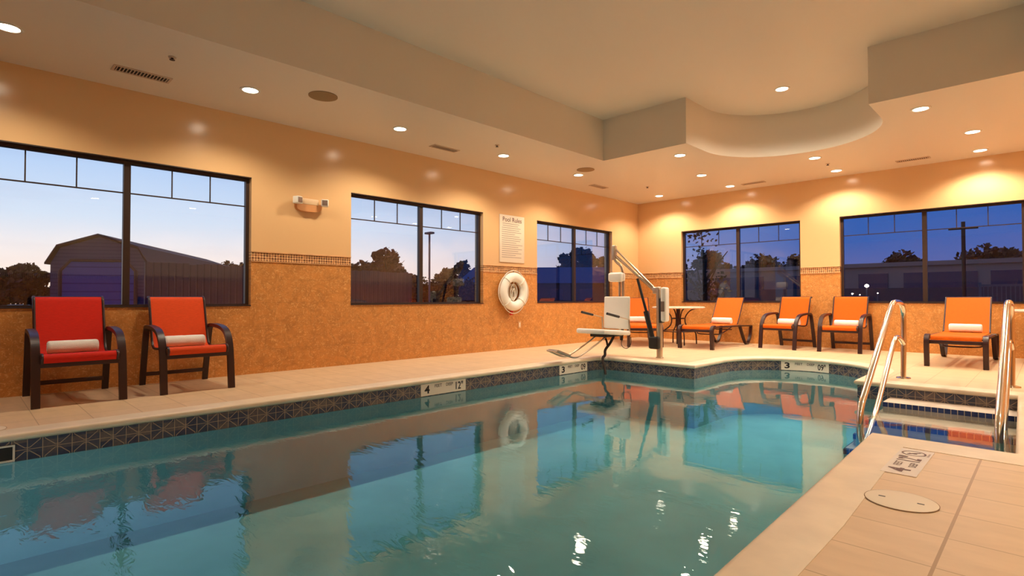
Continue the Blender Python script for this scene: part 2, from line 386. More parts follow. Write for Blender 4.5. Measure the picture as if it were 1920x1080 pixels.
mx_ = N(nt, 'ShaderNodeMixShader'); L(nt, fr.outputs[0], mx_.inputs[0]); L(nt, t.outputs[0], mx_.inputs[1]); L(nt, g.outputs[0], mx_.inputs[2])
o_ = N(nt, 'ShaderNodeOutputMaterial'); L(nt, mx_.outputs[0], o_.inputs[0])
va = N(nt, 'ShaderNodeVolumeAbsorption', Density=.20); va.inputs[0].default_value = (.22, .84, .90, 1); L(nt, va.outputs[0], o_.inputs['Volume'])
m = M['water_side'] = bpy.data.materials.new('pool_water_body'); m.use_nodes = True; nt = m.node_tree; nt.nodes.clear()
t = N(nt, 'ShaderNodeBsdfTransparent'); o_ = N(nt, 'ShaderNodeOutputMaterial'); L(nt, t.outputs[0], o_.inputs[0])
va = N(nt, 'ShaderNodeVolumeAbsorption', Density=.20); va.inputs[0].default_value = (.22, .84, .90, 1); L(nt, va.outputs[0], o_.inputs['Volume'])

# ------------------------------------------------------------------ room shell
XA, YB = -7.209, 11.715; XR, YF = 1.95, -2.6; TH = .22
ZS, ZW = .858, 2.487      # window sill and head
def struct(o): o['kind'] = 'structure'; return o
def wall(name, along, const, out, a0, a1, holes, mt, mm):
    """wall whose inner face is at const; out=+1/-1 the outward side; holes list of (a,b)"""
    mb = MB()
    cuts = sorted(set([a0, a1] + [h for q in holes for h in q]))
    zs = [0-.0, ZS, 1.432, 1.54, ZW, ZT+.05]
    mats = [mt, mm, M['paint']]
    c0, c1 = (const, const+out*TH) if out > 0 else (const+out*TH, const)
    for i in range(len(cuts)-1):
        a, b_ = cuts[i], cuts[i+1]
        hole = any(h0 <= a+1e-4 and b_ <= h1+1e-4 for h0, h1 in holes)
        for j in range(len(zs)-1):
            z0, z1 = zs[j], zs[j+1]
            if hole and 1 <= j <= 3: continue
            mi = 0 if j < 2 else (1 if j == 2 else 2)
            if along == 'y': mb.box(c0, c1, a, b_, z0, z1, mi)
            else: mb.box(a, b_, c0, c1, z0, z1, mi)
    return struct(mb.build(name, mats))
WA = [(.02, 2.612), (3.997, 6.582), (8.015, 10.603)]
WB = [(-6.068, -3.537), (-2.847, -.285)]
wall('wall_left', 'y', XA, -1, YF-TH, YB+TH, WA, M['tileA'], M['mosA'])
wall('wall_back', 'x', YB, 1, XA, XR+TH, WB, M['tileB'], M['mosB'])
wall('wall_right', 'y', XR, 1, YF-TH, YB, [], M['tileA'], M['mosA'])
wall('wall_front', 'x', YF, -1, XA, XR+TH, [], M['tileB'], M['mosB'])

# pencil trims above the mosaic, broken by the windows
k = 1
def trim_run(along, const, sgn, a, b_, z0=1.538, z1=1.553, d=.012):
    global k
    mb = MB()
    if along == 'y': mb.rbox(min(const, const+sgn*d), max(const, const+sgn*d), a, b_, z0, z1, .004)
    else: mb.rbox(a, b_, min(const, const+sgn*d), max(const, const+sgn*d), z0, z1, .004)
    struct(mb.build('trim_%d' % k, M['trim'])); k += 1
for z0, z1 in ((1.538, 1.556), (1.420, 1.432)):
    for a, b_ in ((YF, .02), (2.612, 3.997), (6.582, 8.015), (10.603, YB)): trim_run('y', XA, 1, a, b_, z0, z1)
    for a, b_ in ((XA, -6.068), (-3.537, -2.847), (-.285, XR)): trim_run('x', YB, -1, a, b_, z0, z1)

# windows : bronze frame, centre mullion, thin grille bars, pane
def window(n, along, a, b_):
    e = MB(); g = MB(); bars = MB(); fw_ = .042; d0, d1 = .075, .135
    def put(mb, u0, u1, z0, z1, e0=d0, e1=d1):
        if along == 'y': mb.box(XA-e1, XA-e0, u0, u1, z0, z1)
        else: mb.box(u0, u1, YB+e0, YB+e1, z0, z1)
    put(e, a, b_, ZS, ZS+.03); put(e, a, b_, ZW-fw_, ZW); put(e, a, a+fw_, ZS+.03, ZW-fw_); put(e, b_-fw_, b_, ZS+.03, ZW-fw_)
    mid = (a+b_)/2; put(e, mid-.033, mid+.033, ZS+.03, ZW-fw_)
    put(e, a, b_, ZW-.012, ZW, 0, .135); put(e, a, b_, ZS-.002, ZS+.012, -.012, .135)   # dark head cap and sill
    zr = 2.125
    put(bars, a+fw_, mid-.033, zr-.007, zr+.007, .098, .112); put(bars, mid+.033, b_-fw_, zr-.007, zr+.007, .098, .112)
    for s0, s1 in ((a+fw_, mid-.033), (mid+.033, b_-fw_)):
        for q in (1, 2):
            u = s0+(s1-s0)*q/3; put(bars, u-.006, u+.006, zr+.007, ZW-fw_, .098, .112)
    o = struct(e.build('window_%d' % n, M['dark_frame']))
    bars.build('window_grille', M['dark_frame'], o)
    put(g, a+.02, mid, ZS+.01, ZW-.02, .116, .120)
    put(g, mid, b_-.02, ZS+.01, ZW-.02, .116, .120)
    # single sheet per sash
    g2 = MB()
    for u0, u1 in ((a+.02, mid), (mid, b_-.02)):
        if along == 'y': g2.add([(XA-.118, u0, ZS+.01), (XA-.118, u1, ZS+.01), (XA-.118, u1, ZW-.02), (XA-.118, u0, ZW-.02)], [(0, 1, 2, 3)])
        else: g2.add([(u0, YB+.118, ZS+.01), (u1, YB+.118, ZS+.01), (u1, YB+.118, ZW-.02), (u0, YB+.118, ZW-.02)], [(0, 1, 2, 3)])
    g2.build('window_pane', M['glass'], o, toward=(1, 0, 0) if along == 'y' else (0, -1, 0))
for i, (a, b_) in enumerate(WA): window(i+1, 'y', a, b_)
for i, (a, b_) in enumerate(WB): window(i+4, 'x', a, b_)

# ceiling : lower soffit with a raised tray ending in a rounded bay
TX0, TX1, TY0, TY1 = -5.327, -.05, -2.0, 7.59
bayc = (-2.685, 8.25); bayr = 1.16
tray = [(TX1, TY0), (TX1, TY1), (bayc[0]+bayr, TY1)] + arc(bayc[0], bayc[1], bayr, 0, 180, 40) + [(bayc[0]-bayr, TY1), (TX0, TY1), (TX0, TY0)]
outer = [(XA-TH, YF-TH), (XR+TH, YF-TH), (XR+TH, YB+TH), (XA-TH, YB+TH)]
def flat_with_hole(mb, outer, holes, z, mi=0):
    loops = [[Vector((x, y, 0)) for x, y in outer]] + [[Vector((x, y, 0)) for x, y in h] for h in holes]
    tris = tessellate_polygon(loops); pts = [(v.x, v.y, z) for lp in loops for v in lp]
    mb.add(pts, [tuple(t) for t in tris], mi)
mb = MB(); flat_with_hole(mb, outer, [tray], ZC)
n = len(tray)
mb.add([(x, y, ZC) for x, y in tray] + [(x, y, ZT) for x, y in tray], [(i, (i+1) % n, n+(i+1) % n, n+i) for i in range(n)], smooth=True)
mb.add([(x, y, ZT) for x, y in tray], [tuple(range(n))])
ce = struct(mb.build('ceiling', M['ceiling']))

# pool outline (nose of the coping), water to the left going round
PO = [(-.83, -1.7), (-.85, 1.8), (-.93, 4.56), (-.175, 4.56), (-.255, 7.30), (-1.65, 7.30), (-1.67, 8.34)]
PO += arc(-2.64, 8.34, .97, 0, 180, 36)[1:] + [(-3.61, 7.34)]
PO += arc(-5.06, 7.20, .15, 90, 180, 8) + [(-5.21, -1.7)]
def offset(poly, d):
    """positive d = outwards (poly is counter-clockwise)"""
    n = len(poly); out = []
    for i in range(n):
        p0, p, p1 = Vector(poly[i-1]), Vector(poly[i]), Vector(poly[(i+1) % n])
        a = (p-p0).normalized(); b_ = (p1-p).normalized()
        na = Vector((a.y, -a.x)); nb = Vector((b_.y, -b_.x)); s = na+nb
        mvec = s/max(s.length_squared/2, .3)
        out.append(tuple(p+mvec*d))
    return out
CW = .215
n = len(PO)
deckhole = offset(PO, CW)
deckhole[0] = (-.632, deckhole[0][1]); deckhole[1] = (-.632, 2.6); deckhole[2] = (-.688, 4.235); deckhole[3] = (deckhole[3][0], 4.235)
mb = MB(); flat_with_hole(mb, [(XA-.01, YF), (XR, YF), (XR, YB+.01), (XA-.01, YB+.01)], [deckhole], 0)
vs = mb.v[:]; 
mb.box(XA-.01, XR, YF, YF+.01, -.3, -.01)
struct(mb.build('floor', M['deck']))
# coping ring
prof = [(CW, 0.0), (CW, .003), (.03, .003), (.016, .0), (.006, -.007), (0, -.02), (.001, -.034), (.008, -.046), (.02, -.052), (.05, -.052)]
rings = [[(x, y, z) for x, y in (deckhole if d > .2 else offset(PO, d))] for d, z in prof]
mb = MB(); vs = [v for r in rings for v in r]; fs = []
for j in range(len(prof)-1):
    for i in range(n): fs.append((j*n+i, j*n+(i+1) % n, (j+1)*n+(i+1) % n, (j+1)*n+i))
mb.add(vs, fs, smooth=True); struct(mb.build('trim_pool_coping', M['coping']))
# pool walls : waterline band and plaster below, floor
WO = offset(PO, .03)
s_ = [0]
for i in range(n): s_.append(s_[-1] + (Vector(WO[(i+1) % n])-Vector(WO[i])).length)
# arc length measured so the motif is centred sensibly on the long left wall
mb = MB()
ZB = -.05-.152
for i in range(n):
    a, b_ = WO[i], WO[(i+1) % n]; ua, ub = s_[i], s_[i+1]
    def q(z0, z1, mi):
        mb.add([(a[0], a[1], z0), (b_[0], b_[1], z0), (b_[0], b_[1], z1), (a[0], a[1], z1)], [(0, 1, 2, 3)], mi, uvs=[[(ua, z0), (ub, z0), (ub, z1), (ua, z1)]])
    q(ZB, -.05, 0); q(-.90, ZB, 1)
mb.add([(x, y, -.90) for x, y in WO], [tuple(range(n))], 1)
struct(mb.build('floor_pool_basin', [M['poolband'], M['plaster']]))
# water surface
mb = MB(); WP = offset(PO, .028); nw = len(WP); loops = [[Vector((x, y, 0)) for x, y in WP]]; tr_ = tessellate_polygon(loops)
mb.add([(x, y, -.198) for x, y in WP]+[(x, y, -.898) for x, y in WP], [tuple(t) for t in tr_], 0)
mb.f += [tuple(nw+k for k in t) for t in tr_]+[(i, (i+1) % nw, nw+(i+1) % nw, nw+i) for i in range(nw)]
extra = len(mb.f)-len(mb.m); mb.m += [1]*extra; mb.sm += [False]*extra; mb.uv += [None]*extra
w = mb.build('pool_water', [M['water'], M['water_side']]); tag(w, 'clear blue green pool water reflecting the windows and ceiling lights', 'water', kind='stuff')
for p in w.data.polygons: p.use_smooth = False

# steps in the alcove (each nosing faced with blue tiles)
STEP = [(-1.30, 6.93, -.156), (-1.34, 6.36, -.262), (-1.40, 6.15, -.375), (-1.43, 5.92, -.48)]
st = empty('pool_steps', (0, 0, 0)); st['kind'] = 'structure'
for i, (x0, y0, z) in enumerate(STEP):
    y1 = 7.32; x1 = -.208
    mb = MB(); mb.box(x0, x1+.0, y0+.006, y1, z-.17 if i < 3 else -.899, z)
    mb.build('tread', M['step_plaster'] if i < 2 else M['plaster'], st)
    mb = MB(); h = .048
    def strip(p0, p1, z0, z1, dz):
        Lh = (Vector(p1)-Vector(p0)).length
        mb.add([(*p0, z0), (*p1, z0), (*p1, z1), (*p0, z1)], [(0, 1, 2, 3)], 0, uvs=[[(0, 0.002), (Lh, 0.002), (Lh, .050), (0, .050)]])
    strip((x0-.004, y0), (x1, y0), z-h, z+.002, 0); strip((x0-.004, 7.2 if i == 0 else 6.9), (x0-.004, y0), z-h, z+.002, 0)
    if i > 0:   # tile strip lies on the tread edge as well
        mb.add([(x0-.004, y0, z+.002), (x1, y0, z+.002), (x1, y0+.05, z+.002), (x0-.004, y0+.05, z+.002)], [(0, 1, 2, 3)], 0, uvs=[[(0, 0), (x1-x0, 0), (x1-x0, .05), (0, .05)]])
    mb.build('nosing', M['nosing'], st)

# ------------------------------------------------------------------ downlights
proto = None
LL = ['recessed ceiling light cut by the left edge of the photo',
      'recessed ceiling light between the ceiling vent and the large round speaker, left side',
      'recessed ceiling light right of the large speaker, left of the small vent',
      'recessed ceiling light above the middle window beside a sprinkler head',
      'recessed ceiling light just below the far small round speaker',
      'recessed ceiling light deep in the corner where the two walls meet',
      'recessed ceiling light under the corner step of the raised ceiling, beside the round bay',
      'middle of three recessed lights left of the round bay',
      'recessed ceiling light close to the back wall, left of the back vent',
      'recessed ceiling light under the bottom curve of the round bay',
      'recessed ceiling light near the back wall above the gap between the back windows',
      'recessed ceiling light under the right beam, the nearest one right of the bay',
      'recessed ceiling light at right, the middle one of the right hand three',
      'recessed ceiling light at right, closest to the back wall']
def downlight(x, y, z, label, group='recessed downlights in the ceiling'):
    global proto
    if proto is None:
        e = empty('downlight'); t = MB()
        t.lathe([(.102, 0), (.104, -.006), (.096, -.010), (.078, -.008), (.074, .0)], 32)
        # lathe closes its ends; build the ring open instead
        t = MB(); nn = 32; pf = [(.104, 0), (.104, -.006), (.097, -.010), (.080, -.008), (.076, .002), (.070, -.001)]
        vs = [(r*math.cos(2*PI*j/nn), r*math.sin(2*PI*j/nn), zz) for r, zz in pf for j in range(nn)]
        fs = [(i*nn+j, i*nn+(j+1) % nn, (i+1)*nn+(j+1) % nn, (i+1)*nn+j) for i in range(len(pf)-1) for j in range(nn)]
        t.add(vs, fs, smooth=True); t.build('trim_ring', M['white_paint'], e)
        l = MB(); l.lathe([(.078, -.004), (.06, -.0065), (.0, -.008)], 32); l.build('lens', M['lamp'], e)
        proto = e; o = e
    else: o = copy_tree(proto)
    o.location = (x, y, z); tag(o, label, 'ceiling light', group)
    k_ = LAMP_K[min(LIGHTS.index((x, y)), 20)] if (x, y) in LIGHTS else 1.0
    for ch in [c for c in o.children if c.type == 'LIGHT']: bpy.data.objects.remove(ch)
    ld = bpy.data.lights.new('downlight_beam', 'SPOT'); ld.energy = LAMP_W*k_; ld.color = LAMP_COL; ld.spot_size = math.radians(142); ld.spot_blend = .55; ld.shadow_soft_size = .07
    lo = bpy.data.objects.new('downlight_beam', ld); C.objects.link(lo); lo.parent = o; lo.location = (0, 0, -.03)
for i, (x, y) in enumerate(LIGHTS):
    downlight(x, y, ZC, LL[i] if i < len(LL) else 'recessed ceiling light outside the picture', 'recessed downlights in the ceiling' if i < len(LL) else 'recessed downlights outside the picture')
downlight(-2.71, 8.25, ZT, 'single recessed ceiling light high inside the round raised bay')

# ------------------------------------------------------------------ vents, speakers, sprinklers
def vent(x, y, lx, ly, label, name='ceiling_vent'):
    e = empty(name, (x, y, ZC)); f_ = MB(); b_ = .022
    for q in ((-lx/2-b_, lx/2+b_, -ly/2-b_, -ly/2), (-lx/2-b_, lx/2+b_, ly/2, ly/2+b_), (-lx/2-b_, -lx/2, -ly/2, ly/2), (lx/2, lx/2+b_, -ly/2, ly/2)):
        f_.box(*q, -.010, 0)
    f_.build('frame', M['vent'], e)
    c_ = MB(); c_.box(-lx/2, lx/2, -ly/2, ly/2, -.002, -.0005); c_.build('duct_opening', M['vent_dark'], e)
    nsl = int(max(lx, ly)/.028); s = MB()
    for i in range(nsl):
        t = (i+.5)/nsl
        if ly > lx: s.box(-lx/2, lx/2, -ly/2+t*ly-.004, -ly/2+t*ly+.004, -.009, -.002)
        else: s.box(-lx/2+t*lx-.004, -lx/2+t*lx+.004, -ly/2, ly/2, -.009, -.002)
    s.build('slats', M['vent'], e)
    tag(e, label, 'vent', 'ceiling vents'); return e
vent(-6.60, 1.31, .13, .46, 'long louvred ceiling vent nearest the camera, above the left window')
vent(-6.60, 5.23, .11, .44, 'louvred ceiling vent above the middle window')
vent(-6.62, 9.26, .11, .44, 'small ceiling vent near the far corner above the third left window')
vent(-4.23, 11.17, .40, .10, 'ceiling vent along the back wall between two lights')
vent(-1.62, 11.14, .42, .10, 'ceiling vent along the back wall at the right')
for (x, y), lb in (((-5.87, 2.9), 'large round brown ceiling speaker near the camera'), ((-5.918, 7.883), 'small looking round ceiling speaker at the far end by a light')):
    e = empty('ceiling_speaker', (x, y, ZC)); t = MB(); t.lathe([(.158, 0), (.158, -.008), (.140, -.010)], 40); t.build('rim', M['speaker'], e)
    t = MB(); t.lathe([(.138, -.010), (.10, -.013), (.0, -.014)], 40); t.build('grille', M['speaker'], e); tag(e, lb, 'speaker', 'round ceiling speakers')
for (x, y), lb in (((-5.939, 1.417), 'sprinkler head beside the nearest ceiling vent'), ((-5.908, 5.677), 'sprinkler head above the middle window light'), ((-5.923, 9.996), 'sprinkler head near the far corner light'), ((-2.712, 10.473), 'sprinkler head right of the bay near the back wall')):
    e = empty('sprinkler_head', (x, y, ZC)); t = MB(); t.lathe([(.034, 0), (.034, -.005), (.016, -.010)], 20); t.build('escutcheon', M['vent'], e)
    t = MB(); t.lathe([(.011, -.010), (.011, -.024), (.024, -.026), (.024, -.029)], 16); t.build('deflector', M['chair_metal'], e); tag(e, lb, 'sprinkler', 'ceiling sprinklers')

# ------------------------------------------------------------------ sling chairs
def make_chair(fabric):
    """local frame: +y is forward, origin under the middle"""
    e = empty('sling_chair'); hw = .285; lw = .056; FR = .44; RR = -.46
    def P(pts, n_=3): return [(v.x, v.y) for v in smooth_path([Vector((a, b_, 0)) for a, b_ in pts], n_)]
    for sg in (-1, 1):
        x0, x1 = sorted((sg*(hw), sg*(hw+lw)))
        path = P([(RR, 0), (RR+.05, .20), (RR+.13, .52), (RR+.17, .645), (RR+.30, .655), (.12, .64), (.27, .60), (.36, .50), (.40, .34), (FR, .0)], 3)
        k_ = max(range(len(path)), key=lambda i: path[i][1])
        MB().bar(path[:k_+1], .034, x0, x1).build('rear_leg', M['chair_metal'], e)
        MB().bar(path[k_:], .038, x0-.003, x1+.003).build('front_leg_and_arm', M['chair_metal'], e)
    prof = P([(.415, .385), (.435, .425), (.41, .462), (.34, .458), (.1, .432), (-.10, .418), (-.19, .43), (-.235, .50), (-.27, .60), (-.365, .90), (-.385, .955), (-.415, .972), (-.445, .955)], 3)
    rail = MB()
    for sg in (-1, 1):
        x = sg*(hw-.012); rail.tube([(x, a, b_) for a, b_ in prof], .013, 8)
    rail.tube([(-hw+.012, -.415, .965), (hw-.012, -.415, .965)], .011, 8)
    rail.build('seat_frame', M['chair_metal'], e)
    MB().bar(prof, .006, -hw+.016, hw-.016).build('sling', fabric, e)
    c = MB(); c.rbox(-hw-.005, hw+.005, .385, .410, .345, .392, .005); c.build('front_crossbar', M['chair_metal'], e)
    c = MB(); c.rbox(-hw-.005, hw+.005, RR+.028, RR+.052, .10, .142, .005); c.build('rear_stretcher', M['chair_metal'], e)
    return e
def towel_mesh(Lw=.385, ry=.068, rz=.063):
    mb = MB(); n_ = 28; rings = []
    xs = [(-Lw/2, .86), (-Lw/2+.008, .96), (-Lw/2+.02, 1.0), (-.03, 1.01), (-.006, .985), (.006, .985), (.03, 1.01), (Lw/2-.02, 1.0), (Lw/2-.008, .96), (Lw/2, .86)]
    for x, s in xs:
        ring = []
        for j in range(n_):
            a = 2*PI*j/n_; r = 1 + .05*math.cos(3*a+1) ; yy = math.copysign(abs(math.cos(a))**.82, math.cos(a))*ry*s*r
            zz = math.copysign(abs(math.sin(a))**.82, math.sin(a))*rz*s
            ring.append((x, yy, zz+rz))
        rings.append(ring)
    vs = [v for r in rings for v in r]; fs = []
    for i in range(len(rings)-1):
        for j in range(n_): fs.append((i*n_+j, i*n_+(j+1) % n_, (i+1)*n_+(j+1) % n_, (i+1)*n_+j))
    fs.append(tuple(range(n_))); fs.append(tuple((len(rings)-1)*n_+j for j in range(n_)))
    mb.add(vs, fs, smooth=True)
    for sg in (-1, 1):     # the rolled edge spiral at each end and the loose lip along the roll
        sp = [(sg*Lw/2, math.cos(t)*ry*.75*t/(5*PI), rz+math.sin(t)*rz*.75*t/(5*PI)) for t in [i*.35 for i in range(3, 45)]]
        mb.tube(sp, .0045, 6)
    mb.tube([(-Lw/2+.004, ry*.62, rz*1.72), (0, ry*.64, rz*1.70), (Lw/2-.004, ry*.60, rz*1.74)], .005, 6)
    return mb
towel_p = None
def towel(loc, rz, label, sc=1.0):
    global towel_p
    if towel_p is None: o = towel_p = towel_mesh().build('rolled_towel', M['towel'])
    else: o = towel_p.copy(); C.objects.link(o)
    o.location = loc; o.rotation_euler = (0, 0, rz); o.scale = (sc, 1, 1); tag(o, label, 'towel', 'white rolled towels on the seats'); return o
chairs = [((-6.70, .805), -PI/2, 'sling_dimlit_red', 'sling armchair reddened for dimmer light, nearest the left edge of the photo, under the large window'),
          ((-6.70, 1.765), -PI/2, 'sling_dimlit_redorange', 'second sling armchair along the left wall, reddened for dimmer light, beside the first one'),
          ((-3.62, 11.17), PI-.10, 'sling_orange', 'orange sling armchair at the back wall under the right end of its window'),
          ((-2.645, 11.19), PI+.0, 'sling_orange', 'orange sling armchair at the back wall nearest the steel handrail')]
tl = ['rolled white towel on the armchair nearest the camera', 'rolled white towel on the second armchair along the left wall', 'rolled white towel on the left one of two orange armchairs at the back wall', 'rolled white towel on the right one of two orange armchairs at the back wall']
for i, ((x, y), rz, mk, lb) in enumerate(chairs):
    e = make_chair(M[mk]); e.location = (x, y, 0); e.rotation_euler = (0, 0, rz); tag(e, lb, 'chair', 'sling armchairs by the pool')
    d = Vector((-math.sin(rz), math.cos(rz))); off = -.08 if i < 2 else -.08
    towel((x+d.x*off, y+d.y*off, .425), rz, tl[i])

# ------------------------------------------------------------------ chaise lounges
def make_lounge():
    """local: +y from the foot end (y=0) to the head end; origin at the foot"""
    e = empty('chaise_lounge'); hw = .285; lw = .058
    def P(pts, n_=3): return [(v.x, v.y) for v in smooth_path([Vector((a, b_, 0)) for a, b_ in pts], n_)]
    for sg in (-1, 1):
        x0, x1 = sorted((sg*hw, sg*(hw+lw)))
        MB().bar(P([(.02, 0), (.0, .26), (.0, .36), (.04, .405), (.12, .412)], 2), .066, x0, x1).build('front_leg', M['chair_metal'], e)
        MB().bar([(.10, .410), (.7, .40), (1.35, .392), (1.97, .372)], .028, x0+.006, x1-.006).build('side_rail', M['chair_metal'], e)
        MB().bar(P([(1.34, .40), (1.40, .33), (1.50, .18), (1.64, .03), (1.72, .014), (1.80, .03), (1.93, .18), (1.95, .30), (1.97, .375)], 3), .028, x0, x1).build('rear_leg', M['chair_metal'], e)
    c = MB(); c.rbox(-hw-.005, hw+.005, .02, .045, .315, .365, .006); c.build('front_crossbar', M['chair_metal'], e)
    c = MB(); c.tube(smooth_path([(-hw, 1.02, .385), (-hw+.03, .62, .27), (-hw+.1, .55, .25), (hw-.1, .55, .25), (hw-.03, .62, .27), (hw, 1.02, .385)], 2), .011, 8)
    c.tube([(-hw, 1.02, .33), (hw, 1.02, .33)], .010, 8); c.build('support_bar', M['chair_metal'], e)
    MB().bar(P([(.035, .33), (.03, .40), (.05, .428), (.12, .430), (.6, .425), (1.0, .422), (1.33, .425)], 2), .006, -hw+.012, hw-.012).build('seat_sling', M['sling_orange'], e)
    bk = P([(1.33, .425), (1.38, .48), (1.50, .66), (1.68, .93), (1.70, .955)], 2)
    MB().bar(bk, .006, -hw+.02, hw-.02).build('back_sling', M['sling_orange'], e)
    r = MB()
    for sg in (-1, 1): r.tube([(sg*(hw-.012), a+.004, b_) for a, b_ in bk], .012, 8)
    r.tube([(-hw+.012, 1.704, .955), (hw-.012, 1.704, .955)], .010, 8); r.build('back_frame', M['chair_metal'], e)
    return e
lg = make_lounge()
LD = [((-5.64, 9.40), math.radians(38), 'orange chaise lounge at the far left, behind the white pool lift seat', 'rolled white towel seen just right of the pool lift seat'),
      ((-4.76, 9.70), math.radians(1.5), 'orange chaise lounge right of the left round table, backrest raised', 'rolled white towel on the lounge right of the left round table'),
      ((-.945, 9.50), 0, 'orange chaise lounge facing the pool between the two steel handrails', 'rolled white towel on the lounge between the two steel handrails')]
for i, ((x, y), rz, lb, tlb) in enumerate(LD):
    e = lg if i == 0 else copy_tree(lg); e.location = (x, y, 0); e.rotation_euler = (0, 0, rz); tag(e, lb, 'lounge chair', 'orange chaise lounges')
    d = Vector((-math.sin(rz), math.cos(rz))); towel((x+d.x*1.24, y+d.y*1.24, .428), rz, tlb)
e = copy_tree(lg); e.location = (.02, 10.36, 0); e.rotation_euler = (0, 0, -.9)
tag(e, 'chaise lounge mostly cut off by the right edge, only its dark front leg showing', 'lounge chair', 'orange chaise lounges')

# ------------------------------------------------------------------ round tables
def make_table():
    e = empty('round_table'); R = .53
    t = MB(); t.lathe([(R-.03, .735), (R-.006, .740), (R, .755), (R-.006, .770), (R-.03, .775), (0, .775)], 48); t.build('table_top', M['stone'], e)
    for a in (45, 135, 225, 315):
        c_, s_2 = math.cos(math.radians(a)), math.sin(math.radians(a))
        MB().tube(smooth_path([(c_*.36, s_2*.36, .735), (c_*.25, s_2*.25, .70), (c_*.16, s_2*.16, .60), (c_*.13, s_2*.13, .50), (c_*.16, s_2*.16, .38), (c_*.27, s_2*.27, .30), (c_*.34, s_2*.34, .26), (c_*.37, s_2*.37, .20), (c_*.375, s_2*.375, 0.0)], 3), .013, 8).build('leg', M['chair_metal'], e)
    def ring(r, z): return [(r*math.cos(2*PI*i/32), r*math.sin(2*PI*i/32), z) for i in range(32)]
    MB().tube(ring(.14, .53), .009, 8, closed=True).build('upper_ring', M['chair_metal'], e)
    MB().tube(ring(.33, .27), .010, 8, closed=True).build('lower_ring', M['chair_metal'], e)
    t = MB(); t.rbox(-.032, .032, -.032, .032, 0.0, .735, .005); t.build('centre_post', M['chair_metal'], e)
    return e
t1 = make_table(); t1.location = (-5.53, 10.52, 0); tag(t1, 'round cream topped patio table in the corner, behind the pool lift post', 'table', 'round patio tables')
t2 = copy_tree(t1); t2.location = (.06, 11.12, 0); tag(t2, 'round cream topped table cut off by the right edge behind the right handrail', 'table', 'round patio tables')

# ------------------------------------------------------------------ pool lift
lift = empty('pool_lift', (-4.464, 7.874, 0)); tag(lift, 'cream and white pool access lift with hanging seat at the far pool corner', 'pool lift')
def W2(p): return (p[0]+4.464, p[1]-7.874, p[2])
PY = 7.874
MB().tube([W2((-4.464, PY, 0)), W2((-4.464, PY, 1.09))], .048, 20).build('post', M['beige_metal'], lift)
t = MB(); t.lathe([(.062, 0), (.062, .012), (.05, .02)], 24); t.build('base_collar', M['beige_metal'], lift)
t = MB(); t.rbox(-.10, .02, -.045, .045, 1.02, 1.13, .015); t.build('post_head', M['beige_metal'], lift)
b = MB(); b.rbox(.075, .165, -.11, .03, .58, 1.12, .03); bo = b.build('battery_box', M['white_plastic'], lift)
b = MB(); b.rbox(.035, .085, -.09, .02, .56, .95, .01); b.build('bracket_plate', M['black'], lift)
b = MB(); b.rbox(.09, .150, -.122, -.108, .74, .90, .004); b.build('control_panel', M['grey_panel'], bo)
for nm, p0, p1, r in (('lower_arm', (-4.50, PY, 1.03), (-5.27, PY, 1.66), .024), ('upper_arm', (-4.56, PY, 1.12), (-5.30, PY, 1.80), .016)):
    MB().tube([W2(p0), W2(p1)], r, 12).build(nm, M['beige_metal'], lift)
MB().tube([W2((-4.49, PY, 1.0)), W2((-4.44, PY-.02, .86))], .018, 8).build('gas_spring', M['black'], lift)
b = MB(); b.rbox(-5.345+4.464, -5.275+4.464, -.035, .035, 1.60, 1.85, .012); b.build('arm_end_bracket', M['beige_metal'], lift)
MB().tube([W2((-4.83, PY-.05, 1.27)), W2((-4.66, PY-.05, .70))], .022, 12).build('actuator_rod', M['black'], lift)
MB().tube([W2((-4.68, PY-.05, .74)), W2((-4.55, PY-.05, .26))], .040, 12).build('actuator_body', M['black'], lift)
b = MB(); b.rbox(-.15, .03, -.10, .05, .14, .34, .03, M=Matrix.Rotation(0, 4, 'Y')); b.build('actuator_mount', M['black'], lift)
hang = [(-5.31, PY, 1.64), (-5.27, PY, 1.56), (-5.18, PY, 1.50), (-5.145, PY, 1.40), (-5.14, PY, 1.26), (-5.14, PY, .95)]
MB().tube([W2(p) for p in smooth_path(hang, 3)], .024, 12).build('hanger_tube', M['beige_metal'], lift)
MB().tube([W2((-5.20, PY-.01, 1.24)), W2((-5.20, PY-.01, .40)), W2((-5.20, PY-.05, .33))], .020, 12).build('seat_mast', M['beige_metal'], lift)
b = MB(); b.rbox(-5.385+4.464, -5.11+4.464, -.10, .045, 1.225, 1.385, .04); b.build('headrest_box', M['white_plastic'], lift)
SX = -5.18; sx0, sx1 = SX-.26+4.464, SX+.26+4.464
bkM = Matrix.Translation((0, -.13, .44)) @ Matrix.Rotation(math.radians(-3), 4, 'X')
b = MB(); b.rbox(sx0+.0, sx1-.02, -.025, .025, .0, .54, .024, M=bkM); b.build('backrest', M['white_plastic'], lift)
seatM = Matrix.Translation((0, -.90, .435)) @ Matrix.Rotation(math.radians(-4), 4, 'X')
b = MB(); b.rbox(sx0-.02, sx1+.01, .02, .78, -.04, .038, .03, M=seatM); b.build('seat', M['white_plastic'], lift)
b = MB(); b.rbox(sx0+.10, sx1-.10, -.66, -.22, .33, .375, .008); b.build('seat_bracket', M['black'], lift)
for sgx, z0, tip in ((-5.46, .63, (-5.47, 7.17, .725)), (-4.93, .60, (-4.94, 7.12, .71))):
    a_ = Vector(W2((sgx, 7.72, z0))); b_ = Vector(W2(tip)); g0 = a_.lerp(b_, .48)
    ar = MB().tube([a_, g0], .009, 8).build('armrest', M['beige_metal'], lift)
    MB().tube([g0, b_], .021, 12).build('grip', M['black'], ar)
    MB().tube([Vector(W2((sgx, 7.72, z0))), Vector(W2((sgx, 7.74, .40)))], .014, 8).build('armrest_post', M['beige_metal'], lift)
ft = MB()
